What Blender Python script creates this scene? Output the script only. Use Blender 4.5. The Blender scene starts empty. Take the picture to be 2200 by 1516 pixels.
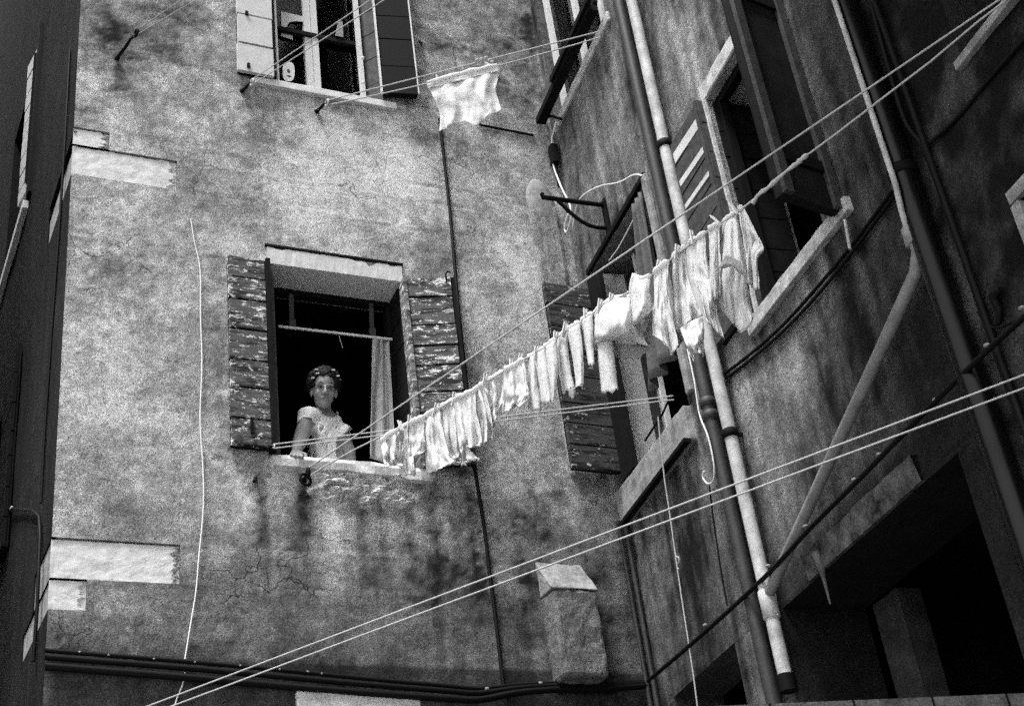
import bpy, math, random
import numpy as np
from mathutils import Vector, Matrix, noise
random.seed(7)
SC = bpy.context.scene
COL = SC.collection
# ------------------------------------------------------------------ surveyed camera (photo is 2200 x 1516)
CX, CY, FP = 1100.0, 758.0, 3058.0
def nrm(v):
    v = np.array(v, float); return v / np.linalg.norm(v)
UZ = nrm((-700, -4958, FP))
UX = np.array((7100, 882, FP), float); UX -= UZ * UX.dot(UZ); UX = nrm(UX)
UY = np.cross(UZ, UX)
M3 = np.array([UX, UY, UZ])
CAM = np.array((0, 0, 1.6))
def ray(x, y): return M3.dot(np.array((x - CX, y - CY, FP), float))
D = 6.9329
class Wall:
    """a vertical wall plane: origin O, horizontal direction a, outward normal n"""
    def __init__(s, O, a, n):
        s.O, s.a, s.n = np.array(O, float), nrm(a), nrm(n)
    def P(s, u, z, off=0.0):
        p = s.O + s.a * u + s.n * off
        return np.array((p[0], p[1], z))
    def px(s, x, y, off=0.0):
        r = ray(x, y); t = (s.O + s.n * off - CAM).dot(s.n) / r.dot(s.n)
        return CAM + r * t
    def sz(s, x, y, off=0.0):
        p = s.px(x, y, off); return float((p - s.O).dot(s.a)), float(p[2])
def onz(x, y, z):
    r = ray(x, y); return CAM + r * ((z - CAM[2]) / r[2])
def ony(x, y, Y):
    r = ray(x, y); return CAM + r * (Y / r[1])
F = Wall((0, D, 0), (1, 0, 0), (0, -1, 0))
_c = F.px(1250, 650)
_d = M3.dot(np.array((0 - CX, 2800 - CY, FP))); _d[2] = 0; _d = nrm(_d)
R = Wall((_c[0], _c[1], 0), -_d, (-_d[1], _d[0], 0))
_d = M3.dot(np.array((-650 - CX, 2890 - CY, FP))); _d[2] = 0; _d = nrm(_d)
L = Wall((0.82, D, 0), _d, (-_d[1], _d[0], 0))
# ------------------------------------------------------------------ mesh helpers
class MB:
    def __init__(s): s.v, s.f, s.sm = [], [], []
    def add(s, vs, fs, smooth=False):
        b = len(s.v); s.v += [tuple(map(float, p)) for p in vs]
        for f in fs: s.f.append(tuple(i + b for i in f)); s.sm.append(smooth)
        return s
    def hexa(s, c):  # 8 corners: bottom ring 0-3, top ring 4-7
        return s.add(c, [(0, 3, 2, 1), (4, 5, 6, 7), (0, 1, 5, 4), (1, 2, 6, 5), (2, 3, 7, 6), (3, 0, 4, 7)])
    def fbox(s, W, u0, u1, z0, z1, o0, o1):
        return s.hexa([W.P(u0, z0, o1), W.P(u1, z0, o1), W.P(u1, z0, o0), W.P(u0, z0, o0),
                       W.P(u0, z1, o1), W.P(u1, z1, o1), W.P(u1, z1, o0), W.P(u0, z1, o0)])
    def obox(s, p, q, w, h, up=(0, 0, 1)):
        """box beam from p to q, width w (sideways) and height h"""
        p, q = np.array(p, float), np.array(q, float); t = nrm(q - p)
        side = np.cross(t, up); side = nrm(side) * w / 2; u = nrm(np.cross(side, t)) * h / 2
        c = []
        for e in (-u, u):
            c += [p - side + e, p + side + e, q + side + e, q - side + e]
        return s.hexa(c)
    def tube(s, pts, r, seg=8, cap=True):
        pts = [np.array(p, float) for p in pts]; n = len(pts)
        rs = r if isinstance(r, (list, tuple)) else [r] * n
        t0 = nrm(pts[1] - pts[0]); ref = np.array((0, 0, 1.0)) if abs(t0[2]) < .9 else np.array((1.0, 0, 0))
        u = nrm(np.cross(t0, ref)); vs = []
        for i in range(n):
            t = nrm(pts[min(i + 1, n - 1)] - pts[max(i - 1, 0)])
            u = u - t * u.dot(t); u = nrm(u); w = np.cross(t, u)
            for k in range(seg):
                a = 2 * math.pi * k / seg
                vs.append(pts[i] + (u * math.cos(a) + w * math.sin(a)) * rs[i])
        fs = [(i * seg + k, i * seg + (k + 1) % seg, (i + 1) * seg + (k + 1) % seg, (i + 1) * seg + k)
              for i in range(n - 1) for k in range(seg)]
        s.add(vs, fs, True)
        if cap:
            s.add(vs[:seg], [tuple(range(seg))[::-1]]); s.add(vs[-seg:], [tuple(range(seg))])
        return s
    def ell(s, c, r, rot=None, nu=16, nv=10):
        c = np.array(c, float); vs = []; fs = []
        for j in range(nv + 1):
            th = math.pi * j / nv
            for i in range(nu):
                ph = 2 * math.pi * i / nu
                p = np.array((math.sin(th) * math.cos(ph) * r[0], math.sin(th) * math.sin(ph) * r[1], math.cos(th) * r[2]))
                if rot is not None: p = rot.dot(p)
                vs.append(c + p)
        for j in range(nv):
            for i in range(nu):
                fs.append((j * nu + i, (j + 1) * nu + i, (j + 1) * nu + (i + 1) % nu, j * nu + (i + 1) % nu))
        return s.add(vs, fs, True)
    def torus(s, c, ax, R_, r, nu=20, nv=6):
        c = np.array(c, float); ax = nrm(ax); ref = np.array((0, 0, 1.0)) if abs(ax[2]) < .9 else np.array((1.0, 0, 0))
        e = nrm(np.cross(ax, ref)); g = np.cross(ax, e); vs = []; fs = []
        for i in range(nu):
            a = 2 * math.pi * i / nu; d = e * math.cos(a) + g * math.sin(a)
            for k in range(nv):
                b = 2 * math.pi * k / nv
                vs.append(c + d * (R_ + r * math.cos(b)) + ax * r * math.sin(b))
        for i in range(nu):
            for k in range(nv):
                fs.append((i * nv + k, ((i + 1) % nu) * nv + k, ((i + 1) % nu) * nv + (k + 1) % nv, i * nv + (k + 1) % nv))
        return s.add(vs, fs, True)
    def obj(s, name, mat, parent=None, origin=None):
        v = np.array(s.v)
        if origin is None:
            lo, hi = v.min(0), v.max(0); origin = np.array(((lo[0] + hi[0]) / 2, (lo[1] + hi[1]) / 2, lo[2]))
        me = bpy.data.meshes.new(name)
        me.from_pydata([tuple(p - origin) for p in v], [], s.f)
        me.polygons.foreach_set('use_smooth', s.sm)
        me.materials.append(mat); me.update()
        o = bpy.data.objects.new(name, me); COL.objects.link(o)
        put(o, parent, origin)
        return o
WORLD_AT = {}
def put(o, parent, origin):
    o.location = tuple(origin); WORLD_AT[o.name] = np.array(origin, float)
    if parent is not None:
        o.parent = parent; o.location = tuple(np.array(origin) - WORLD_AT[parent.name])
def tag(o, label, cat, group=None, kind=None):
    o['label'] = label; o['category'] = cat
    if group: o['group'] = group
    if kind: o['kind'] = kind
    return o
def thing(name, label, cat, loc, group=None):
    o = bpy.data.objects.new(name, None); COL.objects.link(o); o.empty_display_size = .1
    o.location = tuple(loc); WORLD_AT[o.name] = np.array(loc, float)
    return tag(o, label, cat, group)
def fbr(p): return noise.fractal(Vector(p), .35, 2.1, 6)
def fbm(p, oct=4): return noise.fractal(Vector(p), 1.0, 2.0, oct)
# ------------------------------------------------------------------ materials (all neutral grey: a black and white place)
def mat_new(name):
    m = bpy.data.materials.new(name); m.use_nodes = True
    nt = m.node_tree; b = nt.nodes['Principled BSDF']; return m, nt, b
def g3(v): return (v, v, v, 1)
def nd(nt, t, **k):
    n = nt.nodes.new(t)
    for a, v in k.items(): setattr(n, a, v)
    return n
def noise_node(nt, scale, detail=4, rough=.6, stretch=(1, 1, 1)):
    tc = nd(nt, 'ShaderNodeTexCoord'); mp = nd(nt, 'ShaderNodeMapping'); mp.inputs['Scale'].default_value = stretch
    nz = nd(nt, 'ShaderNodeTexNoise'); nz.inputs['Scale'].default_value = scale
    nz.inputs['Detail'].default_value = detail; nz.inputs['Roughness'].default_value = rough
    nt.links.new(tc.outputs['Object'], mp.inputs['Vector']); nt.links.new(mp.outputs[0], nz.inputs['Vector'])
    return nz.outputs['Fac']
def rng(nt, src, a, b, c, d):
    n = nd(nt, 'ShaderNodeMapRange'); nt.links.new(src, n.inputs[0])
    for i, v in zip((1, 2, 3, 4), (a, b, c, d)): n.inputs[i].default_value = v
    return n.outputs[0]
def mth(nt, op, a, b):
    n = nd(nt, 'ShaderNodeMath', operation=op)
    for i, v in enumerate((a, b)):
        if isinstance(v, (int, float)): n.inputs[i].default_value = v
        else: nt.links.new(v, n.inputs[i])
    return n.outputs[0]
def bump(nt, b, h, strength=.4, dist=.01):
    n = nd(nt, 'ShaderNodeBump'); n.inputs['Strength'].default_value = strength; n.inputs['Distance'].default_value = dist
    nt.links.new(h, n.inputs['Height']); nt.links.new(n.outputs[0], b.inputs['Normal'])
GRAIN = 150.0
def grain(nt, lo, hi):
    return rng(nt, noise_node(nt, GRAIN, 3, 1.0), .38, .62, lo, hi)
def plain(name, val, rough=.7, var=.35, scale=25, gr=(.7, 1.3), metal=0.0, spec=.5, bmp=.25):
    m, nt, b = mat_new(name)
    v = rng(nt, noise_node(nt, scale, 5, .65), .3, .7, val * (1 - var), val * (1 + var))
    v = mth(nt, 'MULTIPLY', v, grain(nt, *gr))
    nt.links.new(v, b.inputs['Base Color']); b.inputs['Roughness'].default_value = rough
    b.inputs['Metallic'].default_value = metal; b.inputs['Specular IOR Level'].default_value = spec
    bump(nt, b, noise_node(nt, scale * 3, 4), bmp, .004)
    return m
def plaster(name, gr=(.25, 1.75), gain=1.0):
    m, nt, b = mat_new(name)
    at = nd(nt, 'ShaderNodeAttribute', attribute_name='stain_shade')
    fine = mth(nt, 'MULTIPLY', rng(nt, noise_node(nt, 5, 10, .78), .32, .68, .58, 1.42), rng(nt, noise_node(nt, 26, 6, .7), .32, .68, .70, 1.30))
    v = mth(nt, 'MULTIPLY', at.outputs['Fac'], fine)
    pn = noise_node(nt, 1.25, 12, .62); pt = rng(nt, pn, .505, .520, 1.0, .80); pe = rng(nt, mth(nt, 'ABSOLUTE', mth(nt, 'SUBTRACT', pn, .507), 0), .0, .006, 1.22, 1.0)
    p2 = noise_node(nt, 3.2, 12, .66, (1, 1, .7)); q2 = rng(nt, p2, .575, .590, 1.0, 1.28)
    v = mth(nt, 'MULTIPLY', v, mth(nt, 'MULTIPLY', pt, mth(nt, 'MULTIPLY', pe, q2)))
    tc = nd(nt, 'ShaderNodeTexCoord'); nz = nd(nt, 'ShaderNodeTexNoise'); nz.inputs['Scale'].default_value = 5; nz.inputs['Detail'].default_value = 6
    nt.links.new(tc.outputs['Object'], nz.inputs['Vector'])
    va = nd(nt, 'ShaderNodeVectorMath', operation='MULTIPLY_ADD'); nt.links.new(nz.outputs['Color'], va.inputs[0]); va.inputs[1].default_value = (.30, .30, .30); nt.links.new(tc.outputs['Object'], va.inputs[2])
    vo = nd(nt, 'ShaderNodeTexVoronoi', feature='DISTANCE_TO_EDGE'); vo.inputs['Scale'].default_value = 2.6; nt.links.new(va.outputs[0], vo.inputs['Vector'])
    cm = mth(nt, 'MULTIPLY', rng(nt, vo.outputs['Distance'], .003, .009, 1, 0), rng(nt, noise_node(nt, 1.6, 5), .53, .60, 0, .75))
    v = mth(nt, 'MULTIPLY', v, mth(nt, 'SUBTRACT', 1.0, cm))
    v = mth(nt, 'MULTIPLY', v, grain(nt, *gr)); v = mth(nt, 'MULTIPLY', v, gain)
    v = mth(nt, 'MINIMUM', v, .78)
    nt.links.new(v, b.inputs['Base Color']); b.inputs['Roughness'].default_value = .95
    b.inputs['Specular IOR Level'].default_value = .15
    h = mth(nt, 'ADD', mth(nt, 'MULTIPLY', noise_node(nt, 14, 8, .72), 1.0), mth(nt, 'MULTIPLY', noise_node(nt, 130, 3, .8), .45))
    h = mth(nt, 'SUBTRACT', h, mth(nt, 'MULTIPLY', cm, .4))
    bump(nt, b, h, .8, .014)
    return m
def peeling(name, dark=.012, paint=.085, flake=.68, lo=.555, stretch=(3.2, 3.2, 12)):
    m, nt, b = mat_new(name)
    wood = rng(nt, noise_node(nt, 1.0, 6, .7, (8, 8, 70)), .3, .7, dark * .6, dark * 1.5)
    pm = rng(nt, noise_node(nt, 1.1, 9, .75, (stretch[0], stretch[1], stretch[2] * 1.8)), .46, .50, 0, 1)
    fm = rng(nt, noise_node(nt, 1.7, 9, .78, (stretch[0] * 1.5, stretch[1] * 1.5, stretch[2] * 1.9)), lo + .015, lo + .035, 0, 1)
    fc = rng(nt, noise_node(nt, 2.6, 12, .74, (stretch[0] * 1.4, stretch[1] * 1.4, stretch[2] * .8)), lo + .005, lo + .02, 0, 1)
    fm = mth(nt, 'MAXIMUM', fm, fc)
    a = mth(nt, 'ADD', mth(nt, 'MULTIPLY', wood, mth(nt, 'SUBTRACT', 1.0, pm)), mth(nt, 'MULTIPLY', pm, paint))
    v = mth(nt, 'ADD', mth(nt, 'MULTIPLY', a, mth(nt, 'SUBTRACT', 1.0, fm)), mth(nt, 'MULTIPLY', fm, flake))
    v = mth(nt, 'MULTIPLY', v, grain(nt, .6, 1.4))
    nt.links.new(v, b.inputs['Base Color']); b.inputs['Roughness'].default_value = .75
    b.inputs['Specular IOR Level'].default_value = .25
    bump(nt, b, mth(nt, 'ADD', fm, noise_node(nt, 1, 5, .7, (10, 10, 90))), .5, .004)
    return m
def cloth(name, val, trans=.35):
    m, nt, b = mat_new(name)
    v = rng(nt, noise_node(nt, 18, 5, .6), .3, .7, val * .9, val * 1.06)
    v = mth(nt, 'MULTIPLY', v, grain(nt, .86, 1.12)); v = mth(nt, 'MINIMUM', v, .86)
    nt.links.new(v, b.inputs['Base Color']); b.inputs['Roughness'].default_value = .95
    b.inputs['Specular IOR Level'].default_value = .1
    bump(nt, b, noise_node(nt, 26, 5, .6), .55, .010)
    tr = nd(nt, 'ShaderNodeBsdfTranslucent'); nt.links.new(v, tr.inputs['Color'])
    mx = nd(nt, 'ShaderNodeMixShader'); mx.inputs[0].default_value = trans
    nt.links.new(b.outputs[0], mx.inputs[1]); nt.links.new(tr.outputs[0], mx.inputs[2])
    nt.links.new(mx.outputs[0], nt.nodes['Material Output'].inputs['Surface'])
    return m
M_F = plaster('front_plaster', gain=.86)
M_R = plaster('side_plaster', gain=.80)
M_STONE = plain('white_stone', .64, .9, .14, 22, (.86, 1.14), spec=.2, bmp=.3)
M_OLDSTONE = plain('weathered_stone', .5, .9, .35, 14, (.6, 1.4), spec=.2, bmp=.6)
M_GREYSTONE = plain('grey_stone', .26, .95, .45, 12, (.6, 1.4), spec=.2, bmp=.6)
M_DIRTY = plain('sooty_stone', .09, .95, .6, 10, (.5, 1.5), spec=.2, bmp=.7)
M_PEEL = peeling('peeling_paint')
M_PEELD = peeling('dark_peeling_paint', .010, .055, .5, .585)
M_BOARD = plain('smooth_dark_board', .014, .8, .5, 8, (.5, 1.5), spec=.1)
M_PEELL = peeling('pale_peeling_paint', .05, .2, .6, .56, (3, 3, 10))
M_DARKWOOD = plain('dark_wood', .007, .8, .5, 20, (.5, 1.5), spec=.1)
M_MIDWOOD = plain('worn_wood', .05, .8, .5, 20, (.6, 1.4), spec=.3)
M_PALEPAINT = plain('pale_shutter_paint', .52, .6, .1, 12, (.85, 1.15), spec=.3, bmp=.15)
M_WHITEPAINT = plain('white_frame_paint', .6, .6, .15, 12, (.85, 1.15), spec=.3)
M_IRON = plain('black_iron', .003, .7, .4, 40, (.6, 1.4), spec=.12)
M_CABLE = plain('black_cable', .003, .6, .3, 30, (.7, 1.3), spec=.15)
M_WCABLE = plain('white_cable', .7, .6, .1, 30, (.9, 1.1))
M_PIPEW = plain('pale_pipe', .42, .6, .45, 7, (.75, 1.25), spec=.3, bmp=.3)
M_PIPES = plain('waste_pipe_paint', .2, .55, .3, 9, (.75, 1.25), spec=.3, bmp=.2)
M_PIPEG = plain('grey_pipe', .03, .6, .4, 8, (.7, 1.3), spec=.4)
M_PIPED = plain('dark_pipe', .003, .28, .3, 8, (.8, 1.2), spec=.3, bmp=.08)
M_ROPE = plain('pale_rope', .42, .9, .15, 60, (.85, 1.15))
M_ROPED = plain('weathered_rope', .3, .9, .2, 60, (.85, 1.15))
M_BLACK = plain('near_black_room', .012, .95, .3, 5, (.8, 1.2), spec=.05)  # one near-black tone for the rooms behind the openings
M_PEG = plain('peg_wood', .6, .8, .2, 60, (.85, 1.15))
M_CLOTH = cloth('white_cotton', .86)
M_CLOTHG = cloth('grey_shaded_cotton', .4)  # grey cloth; also paints shade on inner and turned cloth parts
M_SKIN = plain('skin', .27, .6, .15, 30, (.8, 1.2), spec=.15, bmp=.1)
M_HAIR = plain('dark_hair', .012, .6, .5, 60, (.5, 1.6), spec=.1)
M_LIP = plain('lips', .16, .5, .1, 30)
M_EYE = plain('dark_eye', .03, .3, .1, 30)
M_SHIRT = cloth('white_shirt', .86, .12)
M_CURT = cloth('white_curtain', .5, .3)
M_GROUND = plain('paving', .2, .9, .4, 6, (.7, 1.3), spec=.2)
def glass(name):
    m, nt, b = mat_new(name)
    tr = nd(nt, 'ShaderNodeBsdfTransparent'); tr.inputs[0].default_value = g3(.8)
    gl = nd(nt, 'ShaderNodeBsdfGlossy'); gl.inputs['Roughness'].default_value = .05
    fr = nd(nt, 'ShaderNodeFresnel'); fr.inputs[0].default_value = 1.45
    mx = nd(nt, 'ShaderNodeMixShader'); nt.links.new(fr.outputs[0], mx.inputs[0])
    nt.links.new(tr.outputs[0], mx.inputs[1]); nt.links.new(gl.outputs[0], mx.inputs[2])
    nt.links.new(mx.outputs[0], nt.nodes['Material Output'].inputs['Surface'])
    return m
M_GLASS = glass('window_glass')
# ------------------------------------------------------------------ walls: a fine sheet with real openings, recesses and reveals
def lines(a, b, step, extra, fine=None):
    """grid lines from a to b through every value in extra; step inside fine range, coarse elsewhere"""
    xs = sorted(set([a, b] + [e for e in extra if a < e < b] + ([e for e in fine if a < e < b] if fine else [])))
    out = []
    for p, q in zip(xs[:-1], xs[1:]):
        mid = (p + q) / 2; st = step if (not fine or fine[0] <= mid <= fine[1]) else .5
        k = max(1, int(round((q - p) / st)))
        out += [p + (q - p) * i / k for i in range(k)]
    return np.array(out + [b])
def wall_sheet(W, name, mat, parent, u0, u1, z0, z1, holes, tone, step=.03, ufine=None, zfine=None, wob=.006):
    us = lines(u0, u1, step, [h[0] for h in holes] + [h[1] for h in holes], ufine)
    zs = lines(z0, z1, step, [h[2] for h in holes] + [h[3] for h in holes], zfine)
    hu = set(round(h[i], 5) for h in holes for i in (0, 1)); hz = set(round(h[i], 5) for h in holes for i in (2, 3))
    nu, nz = len(us), len(zs); vs = []; st = []
    for z in zs:
        for u in us:
            w = 0.0
            if round(u, 5) not in hu and round(z, 5) not in hz and u0 < u < u1:
                w = wob * fbm((u * 1.7, z * 1.7, 3.1), 4)
            vs.append(W.P(u, z, w)); st.append(tone(u, z))
    flip = np.cross(W.a, (0, 0, 1)).dot(W.n) < 0
    fs = []
    for j in range(nz - 1):
        zc = (zs[j] + zs[j + 1]) / 2
        for i in range(nu - 1):
            uc = (us[i] + us[i + 1]) / 2
            if any(h[0] < uc < h[1] and h[2] < zc < h[3] for h in holes): continue
            q = (j * nu + i, j * nu + i + 1, (j + 1) * nu + i + 1, (j + 1) * nu + i)
            fs.append(q[::-1] if flip else q)
    for (a, b, c, d, dep) in holes:
        base = len(vs)
        for (u, z) in ((a, c), (b, c), (b, d), (a, d)):
            if u0 + 1e-6 < a or True:
                vs.append(W.P(u, z, 0)); vs.append(W.P(u, z, -dep)); t = tone(u, z) * .9; st += [t, t]
        for k in range(4):
            if k == 3 and a <= u0 + 1e-6: continue        # open at the corner of the building
            k2 = (k + 1) % 4
            if z0 >= c - 1e-6 and k == 0: continue
            fs.append((base + 2 * k, base + 2 * k + 1, base + 2 * k2 + 1, base + 2 * k2))
    mb = MB(); mb.add(vs, fs, False); o = mb.obj(name, mat, parent)
    o.data.attributes.new('stain_shade', 'FLOAT', 'POINT').data.foreach_set('value', np.clip(np.array(st), .004, .8).astype(np.float32))
    return o
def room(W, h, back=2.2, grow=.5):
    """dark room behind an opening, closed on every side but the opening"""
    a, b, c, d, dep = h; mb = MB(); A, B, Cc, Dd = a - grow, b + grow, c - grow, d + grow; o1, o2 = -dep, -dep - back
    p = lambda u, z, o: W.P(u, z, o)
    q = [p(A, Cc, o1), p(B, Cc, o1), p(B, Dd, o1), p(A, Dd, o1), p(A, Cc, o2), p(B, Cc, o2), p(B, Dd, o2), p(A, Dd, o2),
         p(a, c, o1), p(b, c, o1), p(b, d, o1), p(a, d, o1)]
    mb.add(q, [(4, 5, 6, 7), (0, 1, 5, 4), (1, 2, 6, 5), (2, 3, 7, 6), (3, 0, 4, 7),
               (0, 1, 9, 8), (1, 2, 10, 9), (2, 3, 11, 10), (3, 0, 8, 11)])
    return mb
TEX = bpy.data.textures.new('wear', 'CLOUDS'); TEX.noise_scale = .09; TEX.noise_depth = 4
def weather(o, bev=.012, amp=.012, lv=4):
    m = o.modifiers.new('edge', 'BEVEL'); m.width = bev; m.segments = 2; m.limit_method = 'ANGLE'
    m = o.modifiers.new('sub', 'SUBSURF'); m.subdivision_type = 'SIMPLE'; m.levels = m.render_levels = lv
    m = o.modifiers.new('wear', 'DISPLACE'); m.texture = TEX; m.strength = amp; m.mid_level = .5; m.texture_coords = 'LOCAL'
    return o
def smooth(e0, e1, x):
    t = min(1, max(0, (x - e0) / (e1 - e0))); return t * t * (3 - 2 * t)
def blobs_for(W, L_):
    out = []
    for (x, y, rx, ry, amt) in L_:
        s0, zz = W.sz(x, y); s1, _ = W.sz(x + rx, y); _, z2 = W.sz(x, y - ry)
        out.append((s0, zz, max(.02, abs(s1 - s0)), max(.02, abs(z2 - zz)), amt))
    return out
BF = blobs_for(F, [
    (740, 380, 150, 110, .30), (640, 400, 45, 90, .18), (840, 430, 60, 120, .20), (870, 330, 22, 70, .28), (600, 330, 20, 60, .12), (800, 430, 40, 40, .12),
    (330, 700, 170, 230, .08), (230, 900, 120, 160, .09), (270, 560, 120, 80, .05), (720, 1110, 26, 110, .42), (708, 1220, 22, 90, .40), (690, 1320, 20, 60, .2), (755, 1160, 14, 60, .25),
    (760, 1180, 40, 40, .12), (1080, 120, 80, 150, -.20), (1140, 80, 40, 200, -.20), (980, 60, 60, 60, -.08), (350, 110, 190, 120, -.12), (240, 40, 80, 90, -.10), (560, 300, 60, 40, -.05),  # dark blobs at the upper corners: edge darkening painted in
    (1100, 1120, 70, 60, -.20), (990, 1130, 60, 90, -.15), (960, 1250, 110, 80, -.12), (1060, 1270, 60, 60, -.16), (850, 1200, 90, 120, -.06),
    (560, 1090, 16, 110, -.30), (930, 1150, 22, 130, -.26), (880, 1140, 12, 90, -.22), (820, 1130, 9, 80, -.2), (1010, 1110, 18, 120, -.24), (650, 1110, 12, 90, -.18), (780, 1200, 10, 120, -.15), (300, 1400, 240, 40, -.12), (700, 1430, 300, 40, -.08), (560, 1230, 130, 120, -.05), (1010, 640, 40, 120, .06),
    (1090, 500, 40, 140, .16), (1165, 480, 16, 130, .2), (1030, 380, 30, 80, .1), (1040, 700, 30, 60, .12), (1150, 640, 60, 200, .04), (1130, 860, 60, 90, .06), (1100, 1000, 90, 60, .08),
    (250, 165, 14, 50, -.22), (525, 225, 10, 26, -.18), (683, 262, 10, 24, -.2), (655, 1065, 16, 40, -.25), (960, 950, 40, 140, -.10),  # last blob is the right shutter's wall shadow painted in
    (470, 740, 14, 260, -.12), (905, 240, 60, 24, -.10), (1250, 1230, 70, 220, -.24), (1140, 1250, 50, 120, -.2), (1210, 1000, 60, 80, .03), (140, 1420, 60, 60, -.15),  # tall strip beside the left shutter: its wall shadow painted in
    (1270, 1400, 70, 60, .03), (1120, 1400, 60, 80, .02), (960, 1400, 120, 60, -.05)])
def tone_F(u, z):
    t = .39 + .16 * fbr((u * 1.6, z * 1.9, 0.3)) + .13 * fbr((u * 4, z * 7, 4.2)) + .05 * fbm((u * 9, z * 1.3, 9.0), 3)
    t += .07 * abs(fbm((u * 14, z * 14, 7.7), 3))
    for (a, b, ru, rz, m) in BF:
        q = ((u - a) / ru) ** 2 + ((z - b) / rz) ** 2
        if q < 6: t += m * math.exp(-q) * (1 + .45 * fbr((u * 9, z * 9, 3.0)))
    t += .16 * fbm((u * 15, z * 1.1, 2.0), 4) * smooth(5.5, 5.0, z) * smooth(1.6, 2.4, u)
    k = 1 - smooth(5.35, 4.3, z) * .60  # dirt at the foot plus painted edge darkening
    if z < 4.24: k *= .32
    # hairline cracks
    c = abs(fbm((u * 2.3 + 5, z * 2.3, 1.0), 3))
    if c < .010 and fbm((u * .9, z * .9, 8.0), 2) > .12: t -= .16
    # darkened towards the foot, with a floor on the tone
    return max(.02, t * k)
BR = blobs_for(R, [
    (1490, 130, 26, 170, .16), (1520, 230, 30, 110, .20), (1440, 60, 40, 60, .08), (1560, 120, 30, 130, -.05), (1300, 330, 40, 110, .10), (1260, 250, 30, 60, .08),
    (1340, 300, 24, 60, .12), (1330, 480, 50, 60, -.08), (1400, 560, 30, 110, .06), (1700, 790, 60, 120, .13), (1590, 800, 18, 200, .12), (1640, 950, 20, 160, .13),
    (1760, 620, 60, 60, .08), (1745, 240, 24, 240, .22), (1775, 330, 14, 160, .10), (1800, 330, 50, 200, -.03), (1850, 760, 50, 90, -.06), (1680, 1080, 30, 120, .10),
    (1440, 1230, 60, 120, -.06), (1400, 1320, 30, 120, .06), (1480, 1200, 30, 110, -.08), (1540, 1150, 20, 90, .04), (1740, 540, 50, 50, .06),
    (1850, 1000, 40, 50, .04), (1760, 950, 14, 90, .10), (1890, 650, 30, 120, .04), (1660, 1200, 24, 70, .05)])
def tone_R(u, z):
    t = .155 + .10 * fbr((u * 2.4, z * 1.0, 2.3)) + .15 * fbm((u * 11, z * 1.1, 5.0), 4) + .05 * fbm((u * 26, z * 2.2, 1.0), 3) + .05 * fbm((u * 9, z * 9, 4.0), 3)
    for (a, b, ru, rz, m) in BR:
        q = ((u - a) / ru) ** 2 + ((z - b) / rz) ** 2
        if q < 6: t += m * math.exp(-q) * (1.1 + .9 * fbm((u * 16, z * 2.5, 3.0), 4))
    k = 1 - .45 * smooth(5.2, 4.0, z) - .4 * smooth(4.3, 4.05, z) * smooth(1.3, 1.7, u) - .62 * smooth(2.6, 3.3, u)  # right end and doorway head: edge and soffit shade put into the tone
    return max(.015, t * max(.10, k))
def tone_Q(u, z):  # mottled plaster, kept near black: edge darkening of the view painted in
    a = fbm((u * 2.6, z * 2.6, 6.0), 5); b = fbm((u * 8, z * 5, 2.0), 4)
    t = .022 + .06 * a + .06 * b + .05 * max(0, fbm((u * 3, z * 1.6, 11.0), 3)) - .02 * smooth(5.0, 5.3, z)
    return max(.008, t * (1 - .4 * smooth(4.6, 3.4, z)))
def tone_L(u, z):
    return max(.005, (1 - .85 * smooth(1.4, 1.75, u) * smooth(8.0, 8.6, z)) * (.009 + .009 * fbm((u * 9, z * 1.2, 1.5), 4) + .006 * fbm((u * 3, z * 3, 2.5), 4) - .004 * smooth(1.4, 2.4, u) + .012 * smooth(7.2, 6.2, z) * smooth(4.4, 5.5, z)))  # near black: alley shade and edge darkening put into the tone
# ================================================================== FRONT BUILDING
FB = thing('plaster_building', 'pale stained plaster house with white corner stones and a woman at its window', 'building', (0.82, D, 0))
mu0, mu1, mz0, mz1 = 2.02, 2.885, 5.455, 6.81          # woman's window
uu0, uu1, uz0, uz1 = 1.965, 2.875, 8.315, 9.95          # window above
H_MAIN = (mu0, mu1, mz0, mz1, .36); H_UP = (uu0, uu1, uz0, uz1, .34)
s_, z_ = F.sz(640, 1486); H_LOW = (s_ + .03, 2.86, 2.5, 3.78, .3)
def rc(W, tl, br, dep):
    (a, b), (c, d) = W.sz(*tl), W.sz(*br); return (a, c, d, b, dep)
qa = rc(F, (160, 272), (229, 329), .02); qb = rc(F, (150, 327), (380, 404), .02)
qc = rc(F, (110, 1162), (388, 1254), .02); qd = rc(F, (108, 1230), (186, 1308), .02)
QA = (.82, 1.035, 7.50, qa[3], .022); print('qa', qa); QB = (.82, 1.45, 7.27, 7.50, .022)
QC = (.82, 1.475, 4.66, 4.885, .022); QD = (.82, 1.005, 4.49, 4.66, .022)
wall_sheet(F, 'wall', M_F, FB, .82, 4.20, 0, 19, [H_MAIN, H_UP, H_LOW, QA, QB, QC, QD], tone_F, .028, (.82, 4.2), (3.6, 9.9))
H_L1 = (1.84, 3.1, 8.55, 10.05, .3); H_L2 = (2.05, 3.0, 5.5, 7.0, .3)
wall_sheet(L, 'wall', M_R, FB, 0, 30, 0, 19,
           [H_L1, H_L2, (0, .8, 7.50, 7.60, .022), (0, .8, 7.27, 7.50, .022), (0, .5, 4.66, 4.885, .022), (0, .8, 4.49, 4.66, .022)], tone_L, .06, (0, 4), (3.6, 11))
mb = MB(); mb.fbox(F, .72, 4.2, 19, 19.3, -30, .12); mb.obj('roof', M_DIRTY, FB)
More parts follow.
